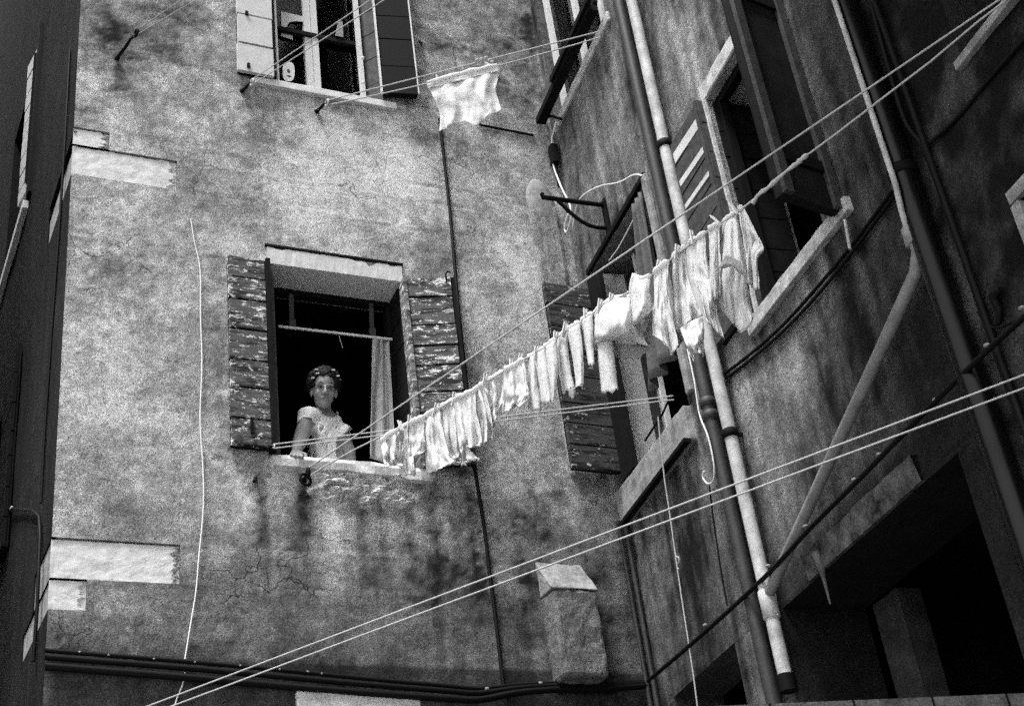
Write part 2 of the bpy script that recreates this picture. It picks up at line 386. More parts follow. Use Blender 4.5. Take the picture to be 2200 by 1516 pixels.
for h, W in ((H_MAIN, F), (H_UP, F), (H_LOW, F), (H_L1, L), (H_L2, L)):
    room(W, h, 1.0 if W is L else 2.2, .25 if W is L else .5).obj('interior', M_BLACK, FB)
# quoin stones sit in the recesses and turn the corner
def quoin(h, wl):
    mb = MB(); a, b, c, d, e = h; g = .004
    rows = 26; cols = max(6, int((b - a) / .02)); vs = []; fs = []
    random.seed(int(a * 100 + d * 1000))
    right = [b - .004 - max(0, .045 * fbm((z * .23, d, 3), 5) + .016) for z in range(rows + 1)]
    for j in range(rows + 1):
        z = c + g + (d - c - 2 * g) * j / rows
        for i in range(cols + 1):
            u = a + (right[j] - a) * i / cols
            o = -.010 + .004 * fbm((u * 12, z * 12, 1), 3)
            if j == rows: z2 = z - max(0, .012 + .02 * fbm((u * 14, 2, d), 4))
            else: z2 = z
            if i == cols: o = -.02
            if i == 0: o = -.008
            vs.append(F.P(u + (.0 if i else -.001), z2, o))
    n = cols + 1
    for j in range(rows):
        for i in range(cols): fs.append((j * n + i, j * n + i + 1, (j + 1) * n + i + 1, (j + 1) * n + i))
    mb.add(vs, fs, False)
    # body behind the dressed face
    mb.fbox(F, a + .02, b - .001, c + .002, d - .002, -.12, -.0215)
    q = mb.obj('quoin_stone', M_STONE, FB)
    mb = MB(); mb.fbox(L, .03, max(wl - .005, .034), c + g, d - g, -.1, -.008); mb.obj('side_face', M_GREYSTONE, q)  # alley side in grey: its shade is put into the stone colour
quoin(QA, .02); quoin(QB, .8); quoin(QC, .5); quoin(QD, .8)
# broken mortar along ragged ends
def rubble_strip(W, u, z0, z1, w, n, mat, name, parent, off=-.020, size=(.004, .012)):
    mb = MB(); random.seed(int(u * 97 + z0 * 31))
    for k in range(n):
        uu = u + random.uniform(-w, w); zz = random.uniform(z0, z1); r = random.uniform(*size)
        mb.ell(W.P(uu, zz, off), (r, r * .8, r * random.uniform(.5, 1)), None, 7, 5)
    return mb.obj(name, mat, parent)
rubble_strip(F, QA[1] - .02, QA[2] + .02, QA[3] - .02, .022, 60, M_GREYSTONE, 'mortar', FB)
rubble_strip(F, QC[1] - .02, QC[2] + .02, QC[3] - .01, .022, 60, M_GREYSTONE, 'mortar', FB)
rubble_strip(F, QB[1] - .01, QB[2] + .06, QB[3] - .01, .008, 12, M_OLDSTONE, 'mortar', FB)
# projecting flue with sloped cap low on the wall, and a slim one higher up
def flue(u0, u1, zb, zt, zs, out, mat_cap=M_STONE):
    mb = MB(); k = 10; vs = []
    c = [F.P(u0, zb, out), F.P(u1, zb, out), F.P(u1, zb, -.02), F.P(u0, zb, -.02),
         F.P(u0, zs, out), F.P(u1, zs, out), F.P(u1, zs, -.02), F.P(u0, zs, -.02)]
    mb.hexa(c); o = weather(mb.obj('flue', M_F, FB), .022, .028)
    n = len(o.data.vertices)
    o.data.attributes.new('stain_shade', 'FLOAT', 'POINT').data.foreach_set('value', np.full(n, .17 if out > .1 else .33, np.float32))
    if out < .1:
        mb = MB(); mb.ell(F.P((u0 + u1) / 2, zs, -.0), ((u1 - u0) / 2 + .004, out + .01, zt - zs), None, 20, 12); mb.obj('flue_cap', mat_cap, o); return
    mb = MB()
    mb.hexa([F.P(u0 - .006, zs + .002, out + .006), F.P(u1 + .006, zs + .002, out + .006), F.P(u1 + .006, zs + .002, -.02), F.P(u0 - .006, zs + .002, -.02),
             F.P(u0 - .004, zs + .012, out), F.P(u1 + .004, zs + .012, out), F.P(u1 + .004, zt, -.02), F.P(u0 - .004, zt, -.02)])
    weather(mb.obj('flue_cap', mat_cap, o), .012, .02)
s1, z1 = F.sz(1187, 1262, .16); s2, z2 = F.sz(1282, 1266, .16); _, zt = F.sz(1200, 1202)
flue(s1, s2, 4.16, zt, z1, .16, M_GREYSTONE)
s1, z1 = F.sz(1138, 428, .05); s2, _ = F.sz(1196, 428, .05); _, zt = F.sz(1165, 388)
flue(s1, s2, 5.5, zt, z1, .03, M_GREYSTONE)
# --- window furniture
def lining(W, h, at, w, t, mat, name, parent, mull=()):
    a, b, c, d, _ = h; mb = MB()
    mb.fbox(W, a, a + w, c, d, at - t, at); mb.fbox(W, b - w, b, c, d, at - t, at)
    mb.fbox(W, a + w, b - w, c, c + w, at - t, at); mb.fbox(W, a + w, b - w, d - w, d, at - t, at)
    for (p, q) in mull: mb.fbox(W, p, q, c + w, d - w, at - t - .004, at + .004)
    return mb.obj(name, mat, parent)
# woman's window: frame set deep in the reveal
WM = lining(F, H_MAIN, -.24, .035, .06, M_DARKWOOD, 'window', FB)
(s1, z1), (s2, z2) = F.sz(582, 540), F.sz(862, 574)
mb = MB(); vs = []; n = 36
for j, (o, dz) in enumerate(((-.235, -.004), (.008, -.004), (.012, .12), (-.05, .12))):
    for i in range(n + 1):
        u = mu0 + .004 + (mu1 - mu0 - .008) * i / n if j < 1 else mu0 - .02 + (mu1 - mu0 + .02) * i / n; zz = mz1 + dz
        if dz > 0: zz += -.004 - .018 * max(0, fbm((u * 9, 1.5, 0), 4)) * (1 + 2 * (u > 2.65))
        vs.append(F.P(u, zz, o + .003 * fbm((u * 20, j, 2), 3)))
mb.add(vs, [(j * (n + 1) + i, j * (n + 1) + i + 1, (j + 1) * (n + 1) + i + 1, (j + 1) * (n + 1) + i) for j in range(3) for i in range(n)], False)
mb.obj('lintel', M_STONE, WM)
mb = MB(); mb.fbox(F, mu0 - .03, mu1 + .01, mz1 + .122, mz1 + .138, -.05, .016); mb.obj('drip_edge', M_IRON, WM)
# sill: irregular white slab, broken at the right
mb = MB(); n = 40; prof = [(-.36, .0), (.035, .0), (.05, -.03), (.045, -.078), (.0, -.088), (-.2, -.09)]
vs = []
for (o, dz) in prof:
    for i in range(n + 1):
        u = mu0 - .035 + (mu1 + .06 - mu0 + .035) * i / n
        rag = .010 * fbm((u * 5, dz * 20, 1.2), 5) if dz < -.05 else .006 * fbm((u * 8, o * 4, 5.2), 4)
        oo = o + (.010 * fbm((u * 11, dz * 30, 4.4), 4) if o > 0 else 0)
        if u > 2.75: oo -= .02 * max(0, fbm((u * 20, dz * 40, 2), 3)) + .008; rag -= .006
        vs.append(F.P(u, mz0 + .006 + dz + rag, oo))
m_ = n + 1
mb.add(vs, [(j * m_ + i, (j + 1) * m_ + i, (j + 1) * m_ + i + 1, j * m_ + i + 1) for j in range(len(prof) - 1) for i in range(n)], False)
mb.add([vs[j * m_] for j in range(len(prof))], [tuple(range(len(prof)))]); mb.add([vs[j * m_ + n] for j in range(len(prof))], [tuple(range(len(prof)))[::-1]])
mb.obj('sill', plain('sill_stone', .6, .95, .3, 14, (.7, 1.3), spec=.15, bmp=.9), WM)
# rod with two straps, and the top board of the frame
mb = MB(); a_ = F.px(598, 701, -.2); b_ = F.px(842, 729, -.2); mb.tube([a_, b_], .009, 8); mb.obj('curtain_rod', M_WCABLE, WM)
for (x, y0, y1) in ((625, 632, 706), (797, 652, 724)):
    p, q = F.px(x, y0, -.215), F.px(x + 3, y1, -.215)
    mb = MB(); mb.obox(p, q, .006, .03, (1, 0, 0)); mb.fbox(F, (q[0] - .02), (q[0] + .02), q[2], q[2] + .06, -.218, -.2); mb.obj('strap', M_MIDWOOD, WM)
# crumbled render below the sill
def crumble(W, pts, mat, name, parent, amp=.055):
    (s0, zt), (s1, zb) = W.sz(*pts[0]), W.sz(*pts[1]); mb = MB(); nu, nz = 90, 34; vs = []; st = []
    for j in range(nz + 1):
        for i in range(nu + 1):
            u = s0 + (s1 - s0) * i / nu; z = zb + (zt - zb) * j / nz
            e = min(i / nu, 1 - i / nu) * 5; e2 = j / nz * 2.2
            rim = min(1, max(0, e + .25 * fbm((z * 7, 1, 1), 3))) * min(1, max(0, e2 * 2.0 - .55 + .9 * fbm((u * 5, 3, 2), 5)))
            r = noise.turbulence(Vector((u * 9, z * 20, 1.1)), 5, True)
            o = -.02 + max(0, rim) * (.022 + amp * r)
            vs.append(W.P(u, z, o)); st.append(.68 + .4 * fbm((u * 14, z * 14, 2), 4) - .25 * max(0, .5 - r))
    mb.add(vs, [(j * (nu + 1) + i, j * (nu + 1) + i + 1, (j + 1) * (nu + 1) + i + 1, (j + 1) * (nu + 1) + i) for j in range(nz) for i in range(nu)], False)
    o = mb.obj(name, mat, parent)
    o.data.attributes.new('stain_shade', 'FLOAT', 'POINT').data.foreach_set('value', np.clip(np.array(st), .05, .7).astype(np.float32))
crumble(F, ((640, 1008), (925, 1112)), M_F, 'crumbled_render', FB)
# --- shutters
def shutter(P0, dx, dn, w, z0, z1, planks, mat, parent, thick=.035, gap=.011, batten=True, name='shutter', seed=1, vert=False, bmat=None):
    """P0 hinge foot (x,y), dx unit horizontal direction across the leaf, dn unit normal of its seen face"""
    random.seed(seed); P0 = np.array((P0[0], P0[1], 0.0)); dx = nrm(dx); dn = nrm(dn); mb = MB()
    W = Wall(P0, dx, dn); hs = [1 + random.uniform(-.22, .22) for _ in range(planks)]; tot = sum(hs); z = z0
    for k, h in enumerate(hs):
        hh = (z1 - z0) * h / tot; t = random.uniform(-.003, .003)
        if vert:
            a = w * (z - z0) / (z1 - z0); b = w * (z - z0 + hh) / (z1 - z0)
            mb.fbox(W, a + gap / 2, b - gap / 2, z0, z1, -thick + .01, t)
        else:
            r1, r2 = random.uniform(-.004, .004), random.uniform(-.004, .004)
            mb.hexa([W.P(r1, z + gap / 2, t), W.P(w + r2, z + gap / 2, t), W.P(w + r2, z + gap / 2, -thick * .6), W.P(r1, z + gap / 2, -thick * .6),
                     W.P(r1, z + hh - gap / 2, t), W.P(w + r2, z + hh - gap / 2, t), W.P(w + r2, z + hh - gap / 2, -thick * .6), W.P(r1, z + hh - gap / 2, -thick * .6)])
        z += hh
    o = mb.obj(name, mat, parent, P0 + np.array((0, 0, z0)))
    mb = MB()
    mb.fbox(W, .004, w - .004, z0 + .004, z1 - .004, -thick, -thick * .6 - .002)
    mb.obj('backing_board', bmat or M_DARKWOOD, o)
    return o, W
# left leaf, flat on the wall
(sl, zt), (sr, zb) = F.sz(490, 545, .06), F.sz(583, 962, .06)
o, W = shutter(F.P(sr, 0, .06), (-1, 0, 0), (0, -1, 0), sr - sl, zb, zt, 7, M_PEEL, FB, .05, .016, seed=3)
mb = MB(); mb.fbox(F, sr + .003, sr + .03, zb - .01, zt + .0, .0, .075); mb.obj('hinge_stile', M_DARKWOOD, o)
mb = MB(); mb.fbox(F, sr + .035, sr + .06, zb - .02, zt - .02, -.1, .03); mb.obj('jamb_post', M_MIDWOOD, o)
p = F.px(541, 918, .065); mb = MB(); mb.fbox(F, p[0] - .008, p[0] + .008, p[2] - .04, p[2] + .05, .06, .08); mb.obj('latch', M_IRON, o)
# right leaf, standing off the wall, and the folded leaf on the reveal
sh, zt = F.sz(874, 597, .06); zb = mz0 - .0
th = math.radians(17)
o, W = shutter(F.P(sh, 0, .06), (math.cos(th), -math.sin(th), 0), (-math.sin(th), -math.cos(th), 0), .275, zb, zt, 8, M_PEEL, FB, .05, .016, seed=8)
mb = MB(); mb.fbox(W, .277, .305, zb, zt, -.06, -.01); mb.obj('edge_stile', M_DARKWOOD, o)
hk = W.P(.25, zt, 0); mb = MB(); mb.tube([hk + np.array((0, 0, -.05)), hk + np.array((0, 0, .02)), hk + np.array((.01, -.01, .035)), hk + np.array((.03, -.01, .03))], .006, 6); mb.obj('hook', M_IRON, o)
mb = MB(); mb.fbox(F, sh - .028, sh - .006, zb, zt, -.02, .07); mb.obj('hinge_stile', M_PEELL, o)
o, W = shutter(F.P(mu1 - .012, 0, -.22), (0, -1, 0), (-1, 0, 0), .26, zb, zt - .0, 6, M_DARKWOOD, FB, .012, .008, seed=9)
# --- upper window
WU = lining(F, H_UP, -.16, .045, .06, M_DARKWOOD, 'window', FB)
(s1, z1), (s2, z2) = F.sz(546, 178), F.sz(852, 226)
mb = MB(); mb.fbox(F, 1.955, 2.955, uz0 - .055, uz0 + .003, -.3, .035); weather(mb.obj('sill', M_STONE, WU), .004, .005)
def vpost(x0, x1, off, z0, z1, name, mat, t=.04):
    a, _ = F.sz(x0, 120, off); b, _ = F.sz(x1, 120, off); mb = MB(); mb.fbox(F, a, b, z0, z1, off - t, off); return mb.obj(name, mat, WU)
vpost(657, 671, -.12, uz0 + .004, uz1 - .01, 'casement_stile', M_WHITEPAINT)
vpost(673, 686, -.11, uz0 + .004, uz1 - .01, 'casement_stile', M_WHITEPAINT)
a, _ = F.sz(690, 120, -.14); mb = MB(); mb.fbox(F, uu0 + .05, uu1 - .05, uz0 + .05, uz1 - .05, -.152, -.146); mb.obj('glass_pane', M_GLASS, WU)
mb = MB(); mb.fbox(F, uu0 + .05, uu1 - .05, 8.93, 8.965, -.13, -.10); mb.obj('transom', M_DARKWOOD, WU)
vpost(771, 779, -.05, uz0 + .004, uz1 - .4, 'casement_stile', M_WHITEPAINT)
sh0, _ = F.sz(781, 120, -.04); sh1, _ = F.sz(813, 120, .0)
o, W = shutter(F.P(sh0, 0, -.10), (sh1 - sh0, -.12, 0), (-.5, -.8, 0), math.hypot(sh1 - sh0, .12), uz0 + .01, uz1 - .02, 7, M_MIDWOOD, FB, .03, .008, seed=21)
for y in (125, 178):
    p = F.px(780, y, .0); mb = MB(); mb.ell(p, (.012, .012, .014)); mb.obj('knob', M_WHITEPAINT, o)
(sl, zb), (sr, _) = F.sz(512, 152, .06), F.sz(588, 152, .06)
o, W = shutter(F.P(sr, 0, .07), (-1, 0, 0), (0, -1, 0), sr - sl, zb, 9.95, 6, M_PALEPAINT, FB, .05, .014, seed=5)
mb = MB(); mb.fbox(F, sr + .004, sr + .018, zb + .01, 9.95, .0, .06); mb.obj('hinge_stile', M_DARKWOOD, o)
mb = MB(); mb.fbox(F, sr + .03, sr + .045, zb - .02, 9.95, -.02, .035); mb.obj('jamb_post', M_WHITEPAINT, o)
for (x, y) in ((530, 30), (534, 142)):
    p = F.px(x, y, .075); mb = MB(); mb.fbox(F, p[0] - .01, p[0] + .01, p[2] - .012, p[2] + .02, .068, .085); mb.obj('latch', M_IRON, o)
(sl, zb), (sr, _) = F.sz(822, 200, .06), F.sz(896, 208, .09)
th = math.radians(12)
o, W = shutter(F.P(sl, 0, .07), (math.cos(th), -math.sin(th), 0), (-math.sin(th), -math.cos(th), 0), (sr - sl), zb - .01, 9.95, 7, M_IRON, FB, .05, .01, seed=6)
mb = MB(); mb.fbox(W, sr - sl + .002, sr - sl + .012, zb - .0, 9.95, -.05, .0); mb.obj('edge_stile', M_WHITEPAINT, o)
mb = MB(); mb.fbox(W, -.012, -.002, zb - .0, 9.95, -.03, .01); mb.obj('hinge_stile', M_WHITEPAINT, o)
# lintel of the lower window at the bottom of the view
(s1, z1), (s2, _) = F.sz(634, 1486), F.sz(900, 1500)
mb = MB(); mb.fbox(F, s1, s2, 3.80, z1, -.02, .03); LW = weather(mb.obj('window_lintel', M_OLDSTONE, FB), .008, .012)
mb = MB(); mb.fbox(F, s1 - .22, s1 + .02, 3.66, 3.765, .0, .05); mb.obj('iron_ledge', M_IRON, FB)
# --- side face windows
th_ = onz(61, 142, 9.99); hp = L.P(1.83, 0, .02)
d_ = np.array((th_[0] - hp[0], th_[1] - hp[1], 0)); wd = np.linalg.norm(d_)
nn = np.array((-d_[1], d_[0], 0)); nn = nn if nn.dot(np.array((0 - hp[0], 0 - hp[1], 0))) > 0 else -nn
o, W = shutter(hp, d_, nn, wd, 8.55, 9.99, 9, M_PALEPAINT, FB, .04, .018, seed=31)
mb = MB(); mb.fbox(W, .05 * wd, .12 * wd, 8.62, 9.93, .0, .02); mb.obj('iron_strap', M_IRON, o)
mb = MB(); mb.fbox(L, 1.72, 1.82, 8.45, 10.15, 0, .03); mb.obj('window_surround', M_IRON, FB)
mb = MB(); mb.fbox(L, 1.9, 3.2, 8.43, 8.5, -.05, .04); mb.obj('window_sill', M_STONE, FB)
o, W = shutter(L.P(2.04, 0, .05), -L.a, L.n, .45, 5.55, 7.05, 7, M_DARKWOOD, FB, .04, .01, seed=33)
# ================================================================== RIGHT BUILDING
RB = thing('stained_building', 'grey streaked side house with a deep window and pale drainpipe', 'building', R.P(1.7, 0, -.3))
H_RU = (.10, 1.17, 8.37, 10.2, .3); H_RL = (.22, 1.22, 5.36, 6.93, .33); H_R2 = (2.1, 2.97, 5.375, 6.79, .33)
H_DOOR = (1.66, 3.22, -.02, 3.96, .45); H_LO = (.30, 1.12, 2.3, 4.0, .3)
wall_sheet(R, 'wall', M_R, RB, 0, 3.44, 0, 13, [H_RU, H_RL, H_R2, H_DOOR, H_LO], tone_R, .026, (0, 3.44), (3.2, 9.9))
mb = MB(); mb.fbox(R, -.3, 3.44, 13, 13.3, -6, .1); mb.obj('roof', M_DIRTY, RB)
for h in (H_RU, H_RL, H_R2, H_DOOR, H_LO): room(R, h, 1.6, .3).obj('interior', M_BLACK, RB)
# upper window of the side house
W1 = lining(R, H_RU, -.16, .05, .06, M_MIDWOOD, 'window', RB)
for (x, y) in ((1165, 0), (1225, 0), (1281, 0)):
    s1, _ = R.sz(x, y, -.02); mb = MB(); mb.fbox(R, s1 - .0, s1 + .055, 8.40, 10.15, -.05, -.02); mb.obj('casement_stile', M_WHITEPAINT, W1)
mb = MB(); mb.fbox(R, .16, 1.16, 8.40, 10.1, -.13, -.125); mb.obj('glass_pane', M_GLASS, W1)
mb = MB(); mb.fbox(R, .08, 1.22, 8.28, 8.36, -.1, .02); weather(mb.obj('sill', M_OLDSTONE, W1), .008, .012)
mb = MB(); mb.obox(R.P(.05, 8.40, .10), R.P(1.20, 8.40, .10), .07, .05); mb.obox(R.P(.05, 8.47, .07), R.P(1.20, 8.47, .07), .03, .03); mb.obox(R.P(.45, 8.43, .14), R.P(1.25, 8.43, .14), .03, .04)
mb.obj('flower_rail', M_IRON, W1)
# middle window (near the corner)
W2 = lining(R, H_RL, -.22, .05, .06, M_MIDWOOD, 'window', RB)
mb = MB(); mb.fbox(R, .22, .26, 5.37, 6.92, -.33, .01); weather(mb.obj('jamb', M_STONE, W2), .008, .012)
mb = MB(); mb.fbox(R, .10, 1.19, 5.14, 5.355, -.3, .05); o = weather(mb.obj('sill', M_GREYSTONE, W2), .008, .014)
mb = MB(); mb.obox(R.P(.16, 5.11, .07), R.P(1.2, 5.13, .07), .04, .022); mb.obj('sill_rail', M_IRON, W2)
for s0 in (.52, .86):
    mb = MB(); mb.fbox(R, s0, s0 + .03, 5.42, 6.88, -.20, -.17); mb.obj('casement_stile', M_MIDWOOD if s0 > .6 else M_OLDSTONE, W2)
# shutter swung out over the front wall, in two leaves
hp = R.P(.23, 0, .03); fr = onz(1177, 612, 6.8)
d_ = np.array((fr[0] - hp[0], fr[1] - hp[1], 0)); print('R1 shutter dir', d_, np.linalg.norm(d_))
d_ = np.array((-1, -.02, 0)) * .34
o, W = shutter(hp, d_, (-.02, -1, 0), .34, 5.44, 6.80, 8, M_PEELD, RB, .05, .012, seed=41)
mb = MB(); mb.fbox(R, .245, .44, 5.37, 6.85, .02, .05); mb.obj('folded_leaf', M_DARKWOOD, o)
# near leaf of the same window, opened out
nl = R.P(1.22, 0, .03); dl = nrm(R.n * .35 + -R.a * .94)
mb = MB(); mb.fbox(R, 1.225, 1.285, 5.4, 6.93, 0, .035); weather(mb.obj('jamb', M_GREYSTONE, W2), .008, .012)
mb = MB(); q0, q1 = R.P(1.25, 6.945, .01), R.P(.20, 6.95, .01); mb.obox(q0, q1, .03, .035); mb.obj('lintel', M_IRON, W2)  # black bar stands for the shadow gap at the lintel
# folded awning cloth hanging at the near jamb
mb = MB(); n = 16; k = 26; vs = []
for j in range(n + 1):
    z = 6.85 - 1.15 * j / n
    for i in range(k + 1):
        t = i / k; u = 1.20 - .36 * t * (.25 + .75 * j / n)
        vs.append(R.P(u, z - .05 * t, .03 + .05 * math.sin(t * 17 + j * .12) * (.4 + .5 * j / n) + .03 * t))
mb.add(vs, [(j * (k + 1) + i, j * (k + 1) + i + 1, (j + 1) * (k + 1) + i + 1, (j + 1) * (k + 1) + i) for j in range(n) for i in range(k)], True)
o = mb.obj('awning_cloth', cloth('grey_canvas', .13, .1)); o.modifiers.new('thick', 'SOLIDIFY').thickness = .004
tag(o, 'dark grey canvas hanging bunched at the window in the corner', 'awning')
# big window with the leaf standing out
W3 = lining(R, H_R2, -.05, .05, .05, M_IRON, 'window', RB)
mb = MB(); mb.fbox(R, 2.06, 3.03, 6.795, 6.90, -.03, .012); weather(mb.obj('lintel', M_OLDSTONE, W3), .008, .012)
mb = MB(); mb.fbox(R, 2.0, 3.05, 5.285, 5.365, -.33, .035); weather(mb.obj('sill', plain('sill_slab', .42, .95, .45, 16, (.6, 1.4), spec=.1, bmp=.8), W3), .004, .010)
mb = MB(); mb.fbox(R, 2.08, 2.10, 5.37, 6.79, -.02, .02); mb.obj('jamb', M_OLDSTONE, W3)
mb = MB(); mb.fbox(R, 2.62, 2.93, 5.42, 5.95, -.20, -.18); mb.obj('casement', M_GREYSTONE, W3)
mb = MB(); mb.fbox(R, 2.59, 2.615, 5.42, 6.75, -.20, -.16); mb.obj('casement_stile', M_MIDWOOD, W3)
o, W = shutter(R.P(2.085, 0, .05), -R.a, R.n, .39, 5.42, 6.80, 8, M_MIDWOOD, RB, .05, .012, seed=51)
mb = MB(); mb.fbox(R, 2.05, 2.08, 5.4, 6.80, .0, .065); mb.obj('hinge_stile', M_MIDWOOD, o)
for (a_, b_) in ((6.63, 6.70), (6.46, 6.50), (6.30, 6.33)):
    mb = MB(); mb.hexa([R.P(1.71, a_ + .02, .056), R.P(2.04, a_, .056), R.P(2.04, a_, .045), R.P(1.71, a_ + .02, .045), R.P(1.71, b_ + .02, .056), R.P(2.04, b_, .056), R.P(2.04, b_, .045), R.P(1.71, b_ + .02, .045)]); mb.obj('pale_batten', M_WHITEPAINT, o)
o, W = shutter(R.P(2.115, 0, -.30), R.n, R.a, .27, 5.40, 6.77, 7, M_DARKWOOD, RB, .02, .008, seed=52)
hz = 5.317; hp = R.px(1805, 455, .03); fr = onz(1680, 415, hp[2])
d_ = np.array((fr[0] - hp[0], fr[1] - hp[1], 0)); wd = np.linalg.norm(d_)
nn = np.array((-d_[1], d_[0], 0)); nn = nn if nn.dot(-hp) > 0 else -nn
nn[2] = 0
o, W = shutter(hp, d_, nn, wd, hp[2] + .0, 6.78, 3, M_BOARD, RB, .05, .006, seed=53, vert=True)
for (a, b) in ((.0, .045), (wd - .05, wd)):
    mb = MB(); mb.fbox(W, a, b, hp[2], 6.78, .004, .03); mb.obj('stile', M_MIDWOOD, o)
for zz in (5.52, 6.55):
    mb = MB(); mb.fbox(W, .05, wd - .055, zz, zz + .06, .004, .022); mb.obj('rail', M_DARKWOOD, o)
# doorway at the bottom right: stone band, lintel, post inside
mb = MB(); n = 30; vs = []
for (o_, dz) in ((-.45, 0), (.02, 0), (.035, .12), (-.02, .125)):
    for i in range(n + 1):
        u = 1.98 + 1.0 * i / n; vs.append(R.P(u, 3.962 + dz + (.02 * fbm((u * 6, dz, 2), 4) if dz else 0), o_ + .008 * fbm((u * 14, dz * 30, 6), 3)))
mb.add(vs, [(j * (n + 1) + i, j * (n + 1) + i + 1, (j + 1) * (n + 1) + i + 1, (j + 1) * (n + 1) + i) for j in range(3) for i in range(n)], False)
DW = mb.obj('door_lintel', plain('mottled_stone', .07, .95, .9, 12, (.4, 1.6), spec=.1, bmp=.8), RB)
mb = MB(); a0 = R.px(1900, 1380, -.5); s0, _ = R.sz(1870, 1300, -.45); s1, _ = R.sz(1930, 1300, -.45)
mb.fbox(R, s0, s1, 0, 3.955, -.6, -.46); weather(mb.obj('door_post', plain('dim_post', .035, .95, .5, 10, (.5, 1.5), spec=.1), RB), .008, .012)
s0, _ = R.sz(1597, 1300); mb = MB(); mb.fbox(R, s0 - .0, s0 + .05, 0, 3.97, 0, .03); weather(mb.obj('door_jamb', M_DIRTY, RB), .008, .012)
p = R.px(1766, 1226, .02); mb = MB(); mb.tube([p + np.array((0, 0, .09)), p + np.array((0, 0, .03)), p + np.array((0, 0, -.03)), p + np.array((.0, .0, -.16))], [.03, .024, .010, .004], 8)
mb.obj('mortar_drip', M_DIRTY, RB)
# ================================================================== FAR RIGHT BUILDING
QB_ = thing('darkened_building', 'mottled plaster house beyond the black drainpipes, painted dark for edge shade', 'building', R.P(6, 0, -.3))
H_Q1 = (3.98, 4.9, 5.33, 6.8, .3); H_Q2 = (4.0, 4.9, 3.1, 4.6, .3)
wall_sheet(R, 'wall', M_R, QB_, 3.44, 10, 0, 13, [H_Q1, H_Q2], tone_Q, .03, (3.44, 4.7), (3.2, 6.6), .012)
mb = MB(); mb.fbox(R, 3.44, 10, 13, 13.3, -6, .1); mb.obj('roof', M_DIRTY, QB_)
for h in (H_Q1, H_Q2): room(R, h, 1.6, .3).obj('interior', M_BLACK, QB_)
mb = MB(); mb.fbox(R, 3.95, 4.95, 5.285, 5.325, -.2, .03); weather(mb.obj('window_sill', M_GREYSTONE, QB_), .003, .006)
mb = MB(); mb.fbox(R, 3.955, 4.95, 4.605, 4.66, -.2, .024); mb.fbox(R, 3.95, 4.0, 3.1, 4.60, -.2, .020); weather(mb.obj('window_surround', M_GREYSTONE, QB_), .003, .004)
# ================================================================== PIPES AND CABLES
def vpipe(s, z0, z1, r, off, mat, name, label, collars=(), cmat=None, cat='drainpipe', grp=None):
    t = thing(name, label, cat, R.P(s, z0, off), grp)
    mb = MB(); mb.tube([R.P(s, z0, off), R.P(s, z1, off)], r, 20); mb.obj('pipe', mat, t)
    for zc in collars:
        mb = MB(); mb.tube([R.P(s, zc - .025, off), R.P(s, zc - .02, off), R.P(s, zc + .02, off), R.P(s, zc + .025, off)], [r + .002, r + .009, r + .009, r + .002], 20)
        mb.obox(R.P(s, zc, off), R.P(s + .0, zc, -.01), .012, .02); mb.obj('collar', cmat or M_IRON, t)
    return t
sw, _ = R.sz(1425, 300, .07)
zc = [R.sz(x, y, .07)[1] for (x, y) in ((1427, 312), (1562, 940))]
WP = vpipe(sw, 3.62, 12.9, .034, .07, M_PIPEW, 'drainpipe', 'pale drainpipe running the whole height of the grey wall', zc)
zj = R.sz(1640, 1300, .07)[1]
mb = MB(); mb.tube([R.P(sw, zj - .09, .07), R.P(sw, zj - .085, .07), R.P(sw, zj + .05, .07), R.P(sw, zj + .055, .07)], [.036, .042, .042, .036], 20); mb.obj('branch_socket', M_PIPEW, WP)
mb = MB(); mb.tube([R.P(sw, 3.55, .07), R.P(sw, 3.63, .07)], .044, 16); mb.obj('foot_collar', M_IRON, WP)
sg, _ = R.sz(1528, 900, .06)
vpipe(sg, 2.0, 12.9, .036, .06, M_PIPEG, 'drainpipe', 'dull grey drainpipe close behind the pale one, collared near a window sill', [R.sz(1527, 893, .06)[1], R.sz(1520, 866, .06)[1]], M_PIPEG)
# dark waste pipe: vertical to a pale collar, then diagonal down to the pale drainpipe
sd, zd = R.sz(1960, 500, .08)
DP = thing('waste_pipe', 'grey pipe slanting from a pale collar down to the pale drainpipe', 'waste pipe', R.P(sd, 4.0, .08))
pj = R.P(sw, zj + .02, .07)
mb = MB(); sv_, _ = R.sz(1858, 198, .13); mb.tube([R.P(sd, zd - .01, .10), R.P(sd * .4 + sv_ * .6, zd + .08, .125), R.P(sv_, zd + .2, .13), R.P(sv_, 12.9, .13)], .0125, 14); mb.obj('pipe', M_PIPEW, DP)
q = R.P(sd, zd - .14, .08)
mb = MB(); mb.tube([R.P(sd, zd - .02, .08), R.P(sd, zd - .09, .08), q + (pj - q) * .03, q + (pj - q) * .3, q + (pj - q) * .95, pj], [.028, .028, .028, .027, .027, .026], 24); mb.obj('sloping_pipe', M_PIPES, DP)
mb = MB(); mb.tube([R.P(sd, zd - .06, .08), R.P(sd, zd - .055, .08), R.P(sd, zd + .02, .08), R.P(sd, zd + .025, .08)], [.032, .042, .042, .032], 24); mb.obj('collar', M_GREYSTONE, DP)
sb, _ = R.sz(2004, 566, .06)
vpipe(sb, 2.5, 12.9, .055, .058, M_PIPED, 'drainpipe', 'black drainpipe right of the pale collar, running down past the doorway', [R.sz(1955, 350, .06)[1]], M_IRON)
sb2, _ = R.sz(2075, 560, .03)
vpipe(sb2, 2.5, 12.9, .014, .03, M_CABLE, 'conduit', 'thin black conduit on the darkened wall beside the black drainpipe', [], None, 'conduit')
sb3, _ = R.sz(2180, 990, .03)
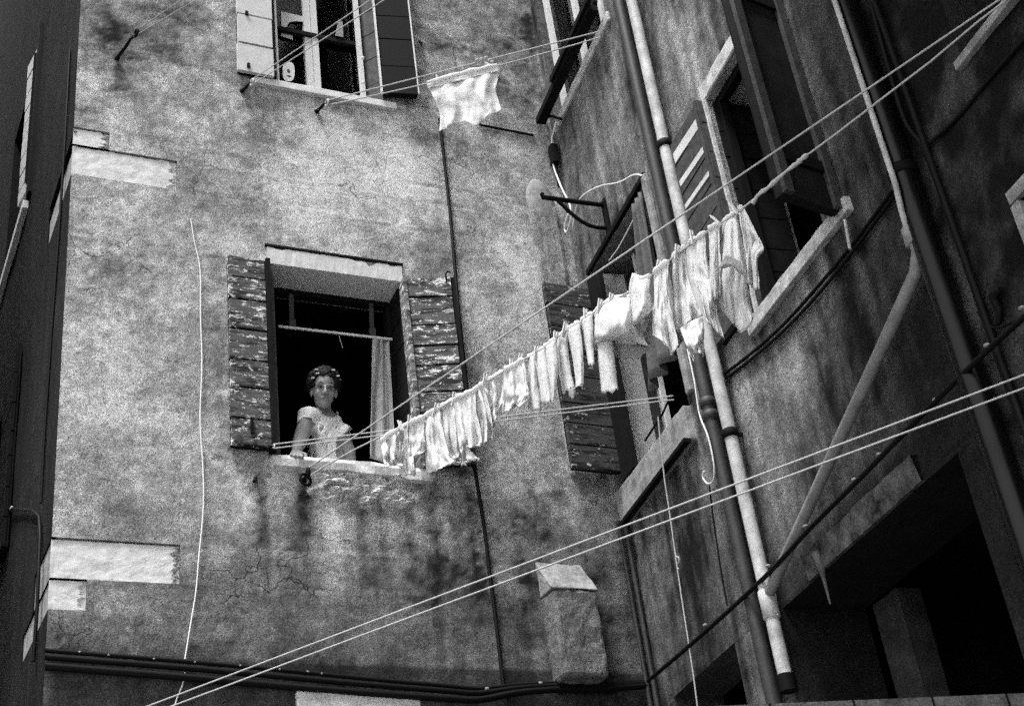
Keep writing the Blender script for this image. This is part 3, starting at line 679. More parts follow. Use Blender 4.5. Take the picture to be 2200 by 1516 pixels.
vpipe(sb3 - .02, 2.5, 4.1, .012, .03, M_PIPEG, 'conduit', 'short grey conduit below the cable crossing at the far right', [], None, 'conduit')
def cable(W, pts, r, mat, name, label, cat, off=.015, wob=0, clips=(), cm=None, grp=None, sub=6):
    P = [W.px(x, y, off) for (x, y) in pts]; out = []
    for i in range(len(P) - 1):
        p0 = P[max(i - 1, 0)]; p1 = P[i]; p2 = P[i + 1]; p3 = P[min(i + 2, len(P) - 1)]
        for k in range(sub):
            t = k / sub; out.append(.5 * (2 * p1 + (p2 - p0) * t + (2 * p0 - 5 * p1 + 4 * p2 - p3) * t * t + (3 * p1 - p0 - 3 * p2 + p3) * t ** 3))
    out.append(P[-1]); mb = MB(); mb.tube(out, r, 7)
    if not clips:
        return tag(mb.obj(name, mat), label, cat, grp)
    t = thing(name, label, cat, P[0], grp); mb.obj('line', mat, t)
    for (x, y) in clips:
        p = W.px(x, y, off); mb = MB(); mb.ell(p, (r * 1.05 + .001, r * 1.05 + .001, r * .5 + .002), None, 8, 6); mb.obj('clip', cm or M_GREYSTONE, t)
    return t
cable(F, [(410, 470), (418, 520), (430, 580), (431, 680), (434, 780), (430, 900), (436, 1000), (437, 1090), (427, 1200), (421, 1270), (408, 1350), (397, 1418)], .0042, M_WCABLE, 'cable', 'thin white wavering cable running down the plaster left of the woman', 'cable')
cable(F, [(398, 1440), (392, 1470), (380, 1500), (372, 1530)], .004, M_WCABLE, 'cable', 'faint pale cable end below the dark cable bundle', 'cable')
cable(F, [(944, 255), (955, 350), (968, 470), (985, 660), (1003, 830), (1020, 1000), (1040, 1130), (1052, 1230), (1065, 1330), (1082, 1475)], .011, M_CABLE, 'cable', 'straight black cable running down between the open shutter and the corner', 'cable')
cable(F, [(1030, 268), (1080, 278), (1146, 291)], .01, M_CABLE, 'cable', 'short black cable running sideways under the hanging underpants to the corner', 'cable')
cable(F, [(150, 280), (128, 480), (112, 700), (95, 900), (88, 1100)], .006, M_CABLE, 'cable', 'thin dark cable along the building corner above the lower corner stones', 'cable', off=.01) if False else None
for dx, r, lab in ((0, .012, 'topmost black cable of the bundle along the foot of the plaster wall'), (14, .016, 'thick middle black cable of the bundle along the foot of the plaster wall'), (34, .02, 'thickest and lowest black cable of the bundle along the plaster wall')):
    cable(F, [(96, 1396 + dx), (250, 1408 + dx), (400, 1420 + dx), (600, 1438 + dx), (800, 1458 + dx * .9), (960, 1472 + dx * .8), (1030, 1478 + dx * .7), (1110, 1470 + dx * .5), (1200, 1466 + dx * .4), (1290, 1468 + dx * .3), (1388, 1462 + dx * .3)], r, M_CABLE, 'cable', lab, 'cable', off=.03,
          clips=((170, 1401), (232, 1407), (330, 1415), (418, 1422), (515, 1430), (600, 1438), (660, 1443), (690, 1447)) if dx == 0 else ((1045, 1479), (1160, 1467)) if dx == 14 else (), grp='cable bundle at the foot of the wall')
cable(R, [(1392, 1462), (1500, 1370), (1640, 1242), (1740, 1135), (1850, 1025), (1960, 912), (2050, 822), (2130, 745), (2210, 672), (2300, 585), (2400, 480)], .012, M_CABLE, 'cable', 'thick black cable climbing across the grey wall from the corner, tied with pale ties', 'cable', off=.1,
      clips=((1515, 1342), (1650, 1215), (1730, 1130), (1835, 1030), (1888, 976), (2010, 858), (2120, 742), (2195, 662)))
cable(R, [(1552, 806), (1610, 762), (1682, 698), (1760, 612), (1840, 515), (1917, 411)], .009, M_CABLE, 'cable', 'upper of two black cables on the wall under the big window sill', 'cable', grp='pair of cables under the big window')
cable(R, [(1560, 812), (1618, 768), (1692, 702), (1770, 618), (1848, 520), (1925, 416)], .009, M_CABLE, 'cable', 'lower of two black cables on the wall under the big window sill', 'cable', grp='pair of cables under the big window', off=.018)
cable(R, [(1988, 317), (2060, 250), (2130, 165), (2210, 75)], .009, M_CABLE, 'cable', 'thin black cable crossing the darkened wall below the lit window ledge', 'cable')
cable(R, [(1870, 0), (1905, 130), (1945, 260), (1985, 320), (2040, 470), (2085, 600), (2140, 760), (2200, 930)], .012, M_CABLE, 'cable', 'black cable running down the darkened wall from the top edge', 'cable', off=.03)
cable(R, [(2100, 670), (2125, 700), (2150, 702), (2180, 690), (2215, 672)], .005, M_CABLE, 'cable', 'loose thin loop of cable near the tied cable at far right', 'cable', off=.03)
cable(R, [(1477, 750), (1492, 820), (1503, 890), (1522, 940), (1534, 1000), (1532, 1032), (1520, 1038), (1510, 1025), (1512, 1012)], .005, M_WCABLE, 'cable', 'pale wire ending in a hook beside the collared grey pipe', 'cable', off=.11)
cable(R, [(1524, 1042), (1532, 1110), (1545, 1200), (1562, 1300)], .005, M_CABLE, 'cable', 'thin dark wire hanging below the hooked pale wire', 'cable', off=.11)
cable(R, [(1196, 262), (1186, 300), (1188, 350), (1205, 400), (1224, 440), (1226, 470), (1218, 498), (1213, 490), (1220, 460)], .007, M_WCABLE, 'cable', 'white flex hanging in a loop from the upper window rail', 'cable', off=.06)
cable(R, [(1230, 490), (1240, 440), (1256, 418), (1290, 400), (1330, 392), (1362, 376), (1380, 378)], .006, M_WCABLE, 'cable', 'white flex strung across the dark wall above the corner window', 'cable', off=.05)
cable(R, [(1418, 402), (1432, 430), (1437, 470)], .007, M_WCABLE, 'cable', 'short white flex curving down beside the pale drainpipe', 'cable', off=.05)
cable(R, [(1362, 470), (1330, 530), (1308, 560)], .004, M_WCABLE, 'cord', 'thin slack cord across the dark corner window opening', 'cord', off=.06)
cable(R, [(1157, 300), (1172, 340), (1180, 400), (1195, 480), (1205, 560), (1214, 640)], .008, M_CABLE, 'cable', 'dark cable running down the corner behind the iron bracket', 'cable', off=.02)
cable(R, [(1158, 292), (1160, 262), (1180, 250), (1206, 256)], .011, M_CABLE, 'cable', 'stiff black cable bent around the corner below the upper rail', 'cable', off=.05)
cable(R, [(1815, 472), (1820, 500), (1826, 535)], .008, M_OLDSTONE, 'chain', 'short pale chain hanging from the end of the big window sill', 'chain', off=.04)
mb = MB(); p = R.P(.06, 8.08, .05); mb.fbox(R, .03, .10, 8.0, 8.16, .02, .07); mb.tube([R.P(.06, 8.0, .05), R.P(.08, 7.9, .05), R.P(.05, 7.8, .04)], .012, 6)
tag(mb.obj('junction_box', M_IRON), 'small dark junction box in the wall corner where cables meet', 'junction box')
for k, (x0, x1) in enumerate(((1328, 1385), (1343, 1398))):
    pass
for (xa, ya, lab) in ((1318, 1060, 'left of two slim dark pipes in the corner under the shutter'), (1332, 1060, 'right of two slim dark pipes in the corner under the shutter')):
    s0, z0 = R.sz(xa, ya, .03)
    mb = MB(); mb.tube([R.P(s0, 2.5, .03), R.P(s0, 5.2, .03)], .014, 10); tag(mb.obj('conduit', M_PIPEG), lab, 'conduit', 'slim pipes in the corner')
# side alley conduit
t = thing('conduit', 'thin conduit on the alley face bending down at the building corner', 'conduit', L.px(0, 1092))
mb = MB(); mb.tube([L.px(-60, 1086, .02), L.px(0, 1092, .02), L.px(40, 1094, .02), L.px(70, 1097, .02), L.px(84, 1110, .02), L.px(86, 1150, .02), L.px(80, 1300, .02), L.px(72, 1420, .02)], .010, 8); mb.obj('line', M_CABLE, t)
mb = MB(); mb.ell(L.px(25, 1092, .02), (.012, .03, .012)); mb.obj('clip', M_WCABLE, t)
mb = MB(); pts = [L.px(x, y, .012) for (x, y) in ((150, 110), (140, 300), (128, 480), (112, 700), (96, 930), (88, 1080))]
mb.tube(pts, .009, 6); tag(mb.obj('cable', M_CABLE), 'thin dark cable down the alley face just left of the corner', 'cable')
# iron bracket on the side wall
BK = thing('iron_bracket', 'black iron bracket with curved brace projecting by the corner', 'bracket', R.P(.62, 7.03, 0))
tip = onz(1166, 424, 7.2); ba = R.P(.62, 7.2, 0); bb = R.P(.6, 7.03, 0); mid = ba + (tip - ba) * .78
mb = MB(); mb.tube([ba, mid, tip, tip + (0, 0, .03)], .016, 8); mb.obj('arm', M_IRON, BK)
mb = MB(); pts = [bb + (mid - bb) * t + np.array((0, 0, -.075 * math.sin(math.pi * t) - .0)) for t in np.linspace(0, 1, 12)]; mb.tube(pts, .013, 8); mb.obj('brace', M_IRON, BK)
mb = MB(); mb.fbox(R, .59, .65, 6.96, 7.24, -.01, .015); mb.obj('wall_plate', M_IRON, BK)
# bent iron strip on the darkened wall
mb = MB(); pts = [R.px(x, y, .025) for (x, y) in ((2150, 622), (2134, 636), (2140, 652), (2148, 668), (2147, 690), (2140, 702))]; mb.tube(pts, [.012, .02, .016, .012, .014, .006], 7)
tag(mb.obj('iron_hook', M_IRON), 'crooked rusty iron hook on the darkened wall at far right', 'hook')
mb = MB(); p = F.px(548, 1030); mb.tube([p, F.px(549, 1026, .05), F.px(546, 1034, .06)], .011, 7); mb.obj('spike', M_IRON)
tag(bpy.data.objects['spike'], 'small black iron peg in the plaster under the left shutter', 'wall peg'); bpy.data.objects['spike'].name = 'wall_peg'
mb = MB(); mb.tube([F.px(906, 92), F.px(900, 88, .05), F.px(905, 98, .06)], .007, 7); tag(mb.obj('wall_peg', M_IRON), 'tiny iron catch in the plaster right of the upper dark shutter', 'wall peg')
# ================================================================== CLOTHES LINES
def pulley(name_lab, base, wheel, R_=.03, grp='pulleys on the walls', mat=M_IRON, wm=M_ROPE, W=F):
    t = thing('pulley', name_lab, 'pulley', base, grp); base, wheel = np.array(base), np.array(wheel)
    d = wheel - base; mb = MB(); mb.tube([base - nrm(d) * .02, base + d * .45, base + d * .72 + np.array((0, 0, .012)), base + d * .8], [.012, .011, .009, .007], 8)
    mb.torus(base + d * .05, W.n, .012, .006, 12, 5); mb.obj('bracket', mat, t)
    mb = MB(); ax = np.cross(nrm(d), (0, 0, 1)); mb.torus(wheel, ax, R_ * .75, R_ * .3, 22, 8); mb.obj('wheel', wm, t)
    mb = MB(); mb.torus(base + d * .86, np.cross(ax, d), R_ * .35, .004, 12, 5); mb.obj('shackle', mat, t)
    return t
def rope_pair(label, A0, B0, A1, B1, r, mat, knots=None, sagA=0, sagB=0, ptsB=None, grp='clothes lines strung between the walls'):
    t = thing('clothesline', label, 'clothesline', A0, grp)
    def sag(p, q, s): return [np.array(p) + (np.array(q) - np.array(p)) * k / 24 - np.array((0, 0, 4 * s * (k / 24) * (1 - k / 24))) for k in range(25)]
    mb = MB(); mb.tube(sag(A0, A1, sagA), r, 6); mb.obj('rope', mat, t)
    mb = MB(); mb.tube(ptsB if ptsB is not None else sag(B0, B1, sagB), r, 6); mb.obj('rope', mat, t)
    return t
def hitR(p, d):  # where a line leaves into the side wall
    p, d = np.array(p), np.array(d); tt = (R.O - p).dot(R.n) / d.dot(R.n); return p + d * (tt * .995)
# A: far top left
hb = F.px(250, 127); wa = onz(293, 71, F.px(270, 100)[2] + .12)
wa = F.px(293, 71, .28)
pulley('black pulley on a long rod high at the upper left of the plaster', hb, wa, .03, wm=M_IRON)
A1 = onz(404, -4, wa[2] + .03); B1 = onz(420, -4, wa[2] - .02)
rope_pair('dark pair of ropes leaving the upper left corner of the wall', wa + np.array((0, 0, .02)), wa - np.array((0, 0, .02)),
          hitR(wa + np.array((0, 0, .02)), A1 - wa), hitR(wa - np.array((0, 0, .02)), B1 - wa), .0045, M_ROPED)
# B: left of the upper sill
hb = F.px(519, 196); wb = F.px(542, 177, .16)
pulley('pale pulley under the left end of the upper window sill', hb, wb, .028)
A1 = onz(808, -4, wb[2] + .02); B1 = onz(832, -8, wb[2] - .02)
rope_pair('pair of ropes rising steeply in front of the upper window', wb + np.array((0, 0, .022)), wb - np.array((0, 0, .022)),
          hitR(wb, A1 - wb), hitR(wb, B1 - wb), .004, M_ROPE)
# C: line with the underpants
hb = F.px(679, 240); wc = F.px(703, 221, .16)
pulley('pale pulley under the middle of the upper window sill', hb, wc, .028)
c1 = R.px(1288, 68, .12); c2 = R.px(1290, 80, .12)
rope_pair('pair of ropes from the upper sill to the black window rail, carrying underpants', wc + np.array((0, 0, .02)), wc - np.array((0, 0, .02)), c1, c2, .0045, M_ROPE, sagB=.03)
# E: across the woman's window
e0 = F.px(588, 958, .1); e1 = R.px(1446, 850, .04)
pulley('tiny pale pulley at the bottom corner of the left peeling shutter', F.px(578, 962, .06), e0, .012, wm=M_WCABLE)
rope_pair('thin pair of ropes across the front of the woman at sill height', e0 + np.array((0, 0, .012)), e0 - np.array((0, 0, .014)), e1, e1 - np.array((0, 0, .025)), .0038, M_ROPE)
# G: long low pair in front of everything
g0 = F.px(300, 1531, .05); g1 = R.px(2290, 771, .05)
pulley('dark pulley low on the plaster at the lower left edge', F.px(285, 1541), g0, .03)
rope_pair('long low pair of bare ropes crossing the whole lower view', g0 + np.array((0, 0, .02)), g0 - np.array((0, 0, .025)), g1, R.px(2290, 800, .05), .0038, M_ROPE)
# D: the laundry line
hb = F.px(652, 1032); wd_ = F.px(662, 1016, .14)
T = pulley('black pulley with an iron ring under the sill where the laundry line starts', hb, wd_, .034, wm=M_IRON)
mb = MB(); mb.torus(F.px(656, 1030, .12), (.3, -1, .1), .035, .008, 22, 7); mb.obj('ring', M_IRON, T)
P1 = R.px(2170, -6, .04); dv = np.array((P1[0] - wd_[0], P1[1] - wd_[1], 0)); LN = Wall((wd_[0], wd_[1], 0), dv, (dv[1], -dv[0], 0))
if LN.n.dot(-wd_) < 0: LN.n = -LN.n
RP = [(668, 1020), (700, 1000), (768, 962), (830, 932), (857, 922), (880, 910), (910, 896), (945, 876), (976, 857), (1018, 840), (1037, 825), (1083, 797), (1125, 772), (1153, 759), (1172, 747), (1193, 728), (1218, 711), (1246, 693), (1273, 673), (1310, 650), (1350, 628), (1400, 592), (1440, 558), (1478, 528), (1520, 497), (1550, 479), (1590, 452), (1640, 412), (1680, 376), (1725, 340), (1800, 285), (1900, 208), (2000, 132), (2100, 48), (2165, -2)]
rp = [LN.px(x, y) for (x, y) in RP]
up0, up1 = wd_ + np.array((0, 0, .03)), LN.px(2132, 10)
CL = rope_pair('laundry line crossing the yard with a long row of white washing', up0, None, up1 + (up1 - up0) * .06, None, .0045, M_ROPE, ptsB=rp)
mb = MB()
mb.tube([LN.px(x, y) for (x, y) in ((1636, 415), (1642, 410), (1650, 404), (1662, 393), (1690, 368), (1708, 354), (1713, 351), (1718, 346), (1723, 342), (1730, 336), (1736, 331))], [.005, .011, .007, .012, .006, .011, .008, .013, .008, .013, .005], 8)
mb.obj('knot', M_ROPE, CL)
mb = MB(); mb.tube([LN.px(1640, 408), LN.px(1628, 420), LN.px(1617, 438)], [.008, .007, .011], 6); mb.obj('rope_end', M_ROPE, CL)
# --- washing: sheets of cloth hung from the rope in its vertical plane, with folds
def resample(pl, n):
    pl = [np.array(p, float) for p in pl]; d = [0]
    for a, b in zip(pl[:-1], pl[1:]): d.append(d[-1] + np.linalg.norm(b - a))
    out = []
    for i in range(n):
        t = d[-1] * i / (n - 1); k = max(j for j in range(len(d)) if d[j] <= t + 1e-9); k = min(k, len(pl) - 2)
        f = (t - d[k]) / max(1e-9, d[k + 1] - d[k]); out.append(pl[k] + (pl[k + 1] - pl[k]) * f)
    return np.array(out)
def garment(name, label, cat, rows, mat=None, W=None, amp=.03, freq=4.0, seed=0, nu=30, nv=26, off=0.0, belly=.0, group='washing on the laundry line', roll=True, wrap=None, parent=None):
    W = W or LN; amp *= .72; off += .035 * math.sin(seed * 2.4); freq *= .6; mat = mat or M_CLOTH
    g = [resample(r, nu) for r in rows]; m = len(g); vs = []
    for j in range(nv):
        t = (m - 1) * j / (nv - 1); k = min(int(t), m - 2); f = t - k
        p0, p1, p2, p3 = g[max(k - 1, 0)], g[k], g[k + 1], g[min(k + 2, m - 1)]
        row = .5 * (2 * p1 + (p2 - p0) * f + (2 * p0 - 5 * p1 + 4 * p2 - p3) * f * f + (3 * p1 - p0 - 3 * p2 + p3) * f ** 3)
        v = j / (nv - 1)
        for i in range(nu):
            u = i / (nu - 1); x, y = row[i]
            a = amp * (.25 + .75 * min(1, v * 1.6)) * min(1, .15 + v * 5)
            o = a * (math.sin((u * freq + .25 * fbm((u * 2, v * 2, seed), 3)) * 2 * math.pi + seed) * .6 + 1.1 * fbm((u * freq * .9, v * 1.6, seed * 3.1), 3) + .55 * fbm((u * 7 + v * .8, v * 2.2, seed + 9.0), 5))
            o += belly * math.sin(math.pi * u) * math.sin(math.pi * min(1, v * .9 + .1)) + off
            if wrap: o += wrap * math.sin(math.pi * u)
            jx = 2.0 * fbm((v * 5, seed, u * 2), 3) * (1 if i in (0, nu - 1) else .4); jy = (9 * fbm((u * 4, seed * 2, 1), 4)) if j == nv - 1 else 0
            vs.append(W.px(x + jx, y + jy, o))
    mb = MB(); mb.add(vs, [(j * nu + i, j * nu + i + 1, (j + 1) * nu + i + 1, (j + 1) * nu + i) for j in range(nv - 1) for i in range(nu - 1)], True)
    tp = g[0][0], g[0][-1]
    o = mb.obj(name, mat, parent, W.px((tp[0][0] + tp[1][0]) / 2, (tp[0][1] + tp[1][1]) / 2, off))
    sd = o.modifiers.new('thickness', 'SOLIDIFY'); sd.thickness = .003; sd.offset = 0
    if parent is None: tag(o, label, cat, group)
    if roll:   # the edge folded over the rope
        n = 9; tr = resample(rows[0], n); pts = []; rs = []
        for i, (x, y) in enumerate(tr):
            pts.append(W.px(x, y - 1 + 2.0 * fbm((i * .7, seed, 2), 2), off + .002)); rs.append(max(.004, (.015 + .010 * fbm((i * 1.3, seed, 5), 3)) * (.5 if i in (0, n - 1) else 1)))
        mb = MB(); mb.tube(pts, rs, 8); mb.obj('folded_edge', mat, o)
    return o
garment('vest', 'crumpled small white vest nearest the woman at the left end of the washing', 'vest', [[(818, 950), (835, 935), (854, 923)], [(820, 968), (854, 955)], [(824, 990), (858, 985)], [(826, 1005), (848, 998), (866, 1000)]], amp=.05, freq=2.5, seed=1, nu=24)
garment('undershirt', 'white undershirt hanging over the broken end of the window sill', 'undershirt', [[(855, 922), (880, 910)], [(854, 950), (884, 945)], [(856, 990), (890, 990)], [(862, 1010), (878, 1021), (893, 1019)]], amp=.04, freq=2, seed=2, nu=24)
garment('undershirt', 'shorter white undershirt between the crumpled vest group and the long slip', 'undershirt', [[(880, 910), (910, 896)], [(880, 945), (912, 935)], [(878, 982), (900, 975), (913, 973)]], amp=.025, freq=2, seed=3, nu=24)
garment('slip', 'long white slip hanging lowest near the left end, turned up at its hem', 'slip', [[(908, 897), (945, 876)], [(910, 930), (950, 915)], [(913, 980), (966, 975)], [(917, 1018), (930, 1014), (948, 1006), (976, 990)]], amp=.035, freq=3, seed=4, off=.01)
garment('rag', 'small greyish rag tip poking out below the long white slip', 'rag', [[(924, 1008), (942, 1004)], [(924, 1018), (941, 1014)], [(928, 1030), (935, 1028)]], mat=M_CLOTHG, amp=.01, freq=1, seed=44, nu=12, nv=10, off=-.01, roll=False)
garment('petticoat', 'plain white petticoat with straight folds right of the long slip', 'petticoat', [[(944, 877), (977, 858)], [(946, 920), (982, 905)], [(950, 960), (988, 958)], [(951, 981), (970, 985), (990, 984)]], amp=.03, freq=3, seed=5)
GP = garment('skirt', 'widest white skirt of the left group with a torn fluttering corner', 'skirt', [[(975, 858), (1000, 847), (1020, 839)], [(979, 900), (1025, 890)], [(985, 950), (1000, 948), (1010, 958), (1034, 940)], [(992, 975), (996, 950), (1008, 962), (1032, 958)]], amp=.035, freq=3.5, seed=6)
garment('cloth_end', parent=GP, label='loose twisted cloth end dangling under the wide white skirt', cat='cloth', rows=[[(992, 955), (999, 955)], [(990, 985), (999, 985)], [(990, 998), (1003, 1001)]], amp=.012, freq=1, seed=7, nu=10, nv=12, roll=False, mat=M_CLOTHG)
garment('cloth_end', parent=GP, label='bright flap of cloth turned out below the wide white skirt', cat='cloth', rows=[[(999, 960), (1008, 963)], [(1001, 980), (1022, 980)], [(1003, 987), (1018, 990), (1031, 984)]], amp=.01, freq=1, seed=8, nu=14, nv=12, roll=False, off=.02)
garment('blouse', 'wrinkled white blouse with ragged lower edge before the pinned shorts', 'blouse', [[(1018, 840), (1038, 825)], [(1026, 880), (1050, 870)], [(1030, 920), (1058, 915)], [(1034, 958), (1044, 948), (1057, 944)]], amp=.04, freq=2.5, seed=9)
garment('blouse', 'crumpled white blouse slanting up beside the first wooden pegs', 'blouse', [[(1037, 826), (1084, 797)], [(1046, 850), (1088, 830)], [(1054, 885), (1082, 860)], [(1058, 920), (1066, 896), (1076, 868)]], amp=.045, freq=3, seed=10)
GP = garment('shorts', 'creased white shorts hanging just left of the row of socks', 'shorts', [[(1083, 797), (1126, 772)], [(1082, 835), (1132, 820)], [(1080, 865), (1137, 850)], [(1078, 886), (1095, 880), (1112, 872), (1124, 868)]], amp=.045, freq=3, seed=11)
def sock(label, tl, tr, ml, mr, bl, br, seed, mat=None, name='sock', toe=None):
    rows = [[tl, tr], [ml, mr], [bl, br]] if toe is None else [[tl, tr], [ml, mr], [bl, br], toe]
    o = garment(name, label, name, rows, mat=mat, amp=.008, freq=1, seed=seed, nu=16, nv=18, wrap=.022, group='socks and stockings on the laundry line')
    return o
sock('long white stocking hanging leftmost among the socks, dark banded hem', (1134, 770), (1152, 760), (1135, 825), (1156, 815), (1135, 880), (1163, 880), 12)
sock('broad white stocking with dark banded hem, second from the left', (1148, 762), (1172, 748), (1156, 810), (1182, 805), (1164, 865), (1189, 862), 13)
sock('narrow white sock with a dark toe, third from the left', (1170, 747), (1194, 729), (1178, 800), (1200, 785), (1187, 868), (1195, 830), 14)
sock('wide straight white sock, fourth from the left', (1193, 728), (1219, 711), (1200, 785), (1224, 780), (1208, 843), (1235, 833), 15)
GP = sock('white sock with a curled greyish toe, fifth from the left', (1217, 711), (1246, 693), (1230, 765), (1252, 755), (1237, 822), (1254, 812), 16, toe=[(1236, 832), (1252, 828)])
sock('slim short white sock beside the billowing shirt', (1248, 691), (1274, 673), (1257, 740), (1274, 735), (1264, 786), (1277, 782), 17)
sock('white stocking hanging half hidden below the billowing shirt', (1280, 668), (1312, 650), (1283, 745), (1318, 745), (1293, 846), (1328, 838), 18)
garment('stocking_toe', parent=GP, label='grey stocking toe hanging dark below the middle socks', cat='stocking', rows=[[(1222, 836), (1236, 832)], [(1222, 848), (1238, 846)], [(1226, 856), (1234, 855)]], mat=M_CLOTHG, amp=.005, freq=1, seed=19, nu=10, nv=8, roll=False, wrap=.02)
# the larger things at the right
GP = garment('shirt', 'billowing white shirt with its shaded inside showing at the hem', 'shirt', [[(1276, 672), (1300, 655), (1322, 640), (1345, 640), (1352, 628)], [(1277, 700), (1310, 690), (1345, 670), (1362, 650)], [(1276, 728), (1310, 722), (1345, 715), (1370, 690)], [(1276, 742), (1300, 730), (1350, 733), (1392, 742)]], amp=.03, freq=2.5, seed=20, belly=.14, nu=40)
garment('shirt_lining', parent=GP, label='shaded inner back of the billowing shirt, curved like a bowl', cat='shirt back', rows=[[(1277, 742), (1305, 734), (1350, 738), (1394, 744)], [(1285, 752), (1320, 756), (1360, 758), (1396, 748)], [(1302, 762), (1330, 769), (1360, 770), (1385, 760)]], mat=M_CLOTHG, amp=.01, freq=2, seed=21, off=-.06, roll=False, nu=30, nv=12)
GP = garment('nightshirt', 'white nightshirt right of the billowing shirt with a folded back corner', 'nightshirt', [[(1355, 632), (1362, 596), (1380, 602), (1397, 592)], [(1356, 650), (1380, 640), (1397, 628)], [(1352, 690), (1380, 670), (1403, 658)], [(1350, 712), (1375, 690), (1402, 666)]], amp=.03, freq=2, seed=22, belly=.06)
garment('nightshirt_corner', parent=GP, label='grey folded corner of cloth between the shirt and the pointed shorts', cat='cloth corner', rows=[[(1352, 704), (1378, 682), (1401, 668)], [(1360, 718), (1382, 705), (1402, 690)], [(1372, 732), (1388, 738), (1400, 742)]], mat=M_CLOTHG, amp=.03, freq=2, seed=23, roll=False, nu=20, nv=14, off=-.02)
GP = garment('shorts', 'white shorts with a pointed leg hanging left of the striped towel', 'shorts', [[(1404, 587), (1422, 572), (1436, 561)], [(1406, 640), (1420, 635), (1435, 622)], [(1402, 690), (1420, 690), (1446, 685)], [(1403, 722), (1418, 728), (1436, 745), (1442, 765), (1458, 742)]], amp=.04, freq=2.5, seed=24)
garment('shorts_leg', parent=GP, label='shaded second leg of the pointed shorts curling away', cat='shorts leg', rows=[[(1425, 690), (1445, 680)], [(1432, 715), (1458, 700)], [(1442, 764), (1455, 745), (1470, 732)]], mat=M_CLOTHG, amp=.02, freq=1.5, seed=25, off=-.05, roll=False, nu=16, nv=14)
garment('towel', 'white towel with faint stripes near its lower edge', 'towel', [[(1444, 554), (1458, 542), (1473, 530)], [(1446, 610), (1462, 600), (1478, 592)], [(1447, 660), (1470, 655), (1494, 645)], [(1446, 700), (1462, 712), (1485, 690), (1510, 678)]], amp=.035, freq=3, seed=26)
garment('rag', 'ragged tail of cloth drooping lowest under the striped towel', 'rag', [[(1461, 706), (1485, 690), (1508, 680)], [(1468, 725), (1490, 712), (1512, 700)], [(1478, 750), (1496, 740), (1512, 730)], [(1490, 776), (1494, 758), (1506, 756), (1511, 767)]], amp=.05, freq=2.5, seed=27, roll=False, off=.03, nu=22, nv=18)
garment('pillowcase', 'smooth white pillowcase with a square open lower edge', 'pillowcase', [[(1480, 523), (1500, 512), (1516, 500)], [(1483, 565), (1500, 560), (1518, 552)], [(1490, 600), (1510, 595), (1528, 590)], [(1497, 618), (1515, 614), (1531, 612)]], amp=.02, freq=2, seed=28, off=.03)
garment('blouse', 'white blouse behind the pillowcase, its thin tail hanging in shade', 'blouse', [[(1500, 600), (1530, 600)], [(1506, 640), (1536, 640)], [(1516, 680), (1540, 670)], [(1522, 694), (1530, 700), (1556, 728)]], amp=.05, freq=2, seed=29, roll=False, nu=22)
garment('undershirt', 'narrow white undershirt hanging straight beside the pillowcase', 'undershirt', [[(1523, 495), (1535, 486), (1546, 481)], [(1525, 540), (1546, 532)], [(1525, 590), (1548, 585)], [(1532, 640), (1546, 636)]], amp=.03, freq=2, seed=30, off=.01)
GP = garment('shirt', 'large white shirt turned up at a sleeve with a rounded lower end', 'shirt', [[(1553, 477), (1570, 466), (1586, 455)], [(1551, 530), (1575, 520), (1594, 515)], [(1546, 580), (1580, 580), (1606, 590)], [(1542, 630), (1580, 640), (1612, 645)], [(1548, 668), (1572, 692), (1592, 716), (1612, 700), (1618, 680)]], amp=.045, freq=2.5, seed=31, belly=.08, nu=36)
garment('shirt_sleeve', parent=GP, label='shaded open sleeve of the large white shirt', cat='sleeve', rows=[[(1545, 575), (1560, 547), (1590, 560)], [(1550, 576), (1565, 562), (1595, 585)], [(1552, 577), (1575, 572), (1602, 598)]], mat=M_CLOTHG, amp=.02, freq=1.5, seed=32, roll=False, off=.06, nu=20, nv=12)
garment('vest', 'rightmost white vest on the line, ragged at its armhole', 'vest', [[(1588, 452), (1597, 445)], [(1592, 490), (1620, 490)], [(1600, 530), (1622, 512), (1640, 534)], [(1605, 570), (1615, 545), (1628, 560)], [(1606, 606), (1620, 622), (1632, 624)]], amp=.04, freq=2, seed=33, off=.02)
# underpants on the upper line
dv = np.array((c1[0] - wc[0], c1[1] - wc[1], 0)); CN = Wall((wc[0], wc[1], 0), dv, (dv[1], -dv[0], 0))
if CN.n.dot(-wc) < 0: CN.n = -CN.n
GP = garment('underpants', 'large white underpants hanging alone on the line below the upper window', 'underpants',
        [[(918, 181), (990, 163), (1068, 142)], [(922, 192), (995, 176), (1072, 156)], [(934, 215), (1000, 205), (1066, 195)], [(945, 245), (1005, 235), (1074, 225)], [(944, 283), (958, 280), (962, 268), (990, 264), (1000, 262), (1025, 272), (1036, 262), (1050, 248), (1077, 238)]],
        W=CN, amp=.03, freq=6, seed=40, belly=.02, nu=50, group='washing on the upper line')
garment('waistband', None, None, [[(917, 178), (990, 160), (1068, 140)], [(920, 190), (993, 172), (1071, 152)]], W=CN, amp=.008, freq=3, seed=40, nu=40, nv=8, off=.022, parent=GP)
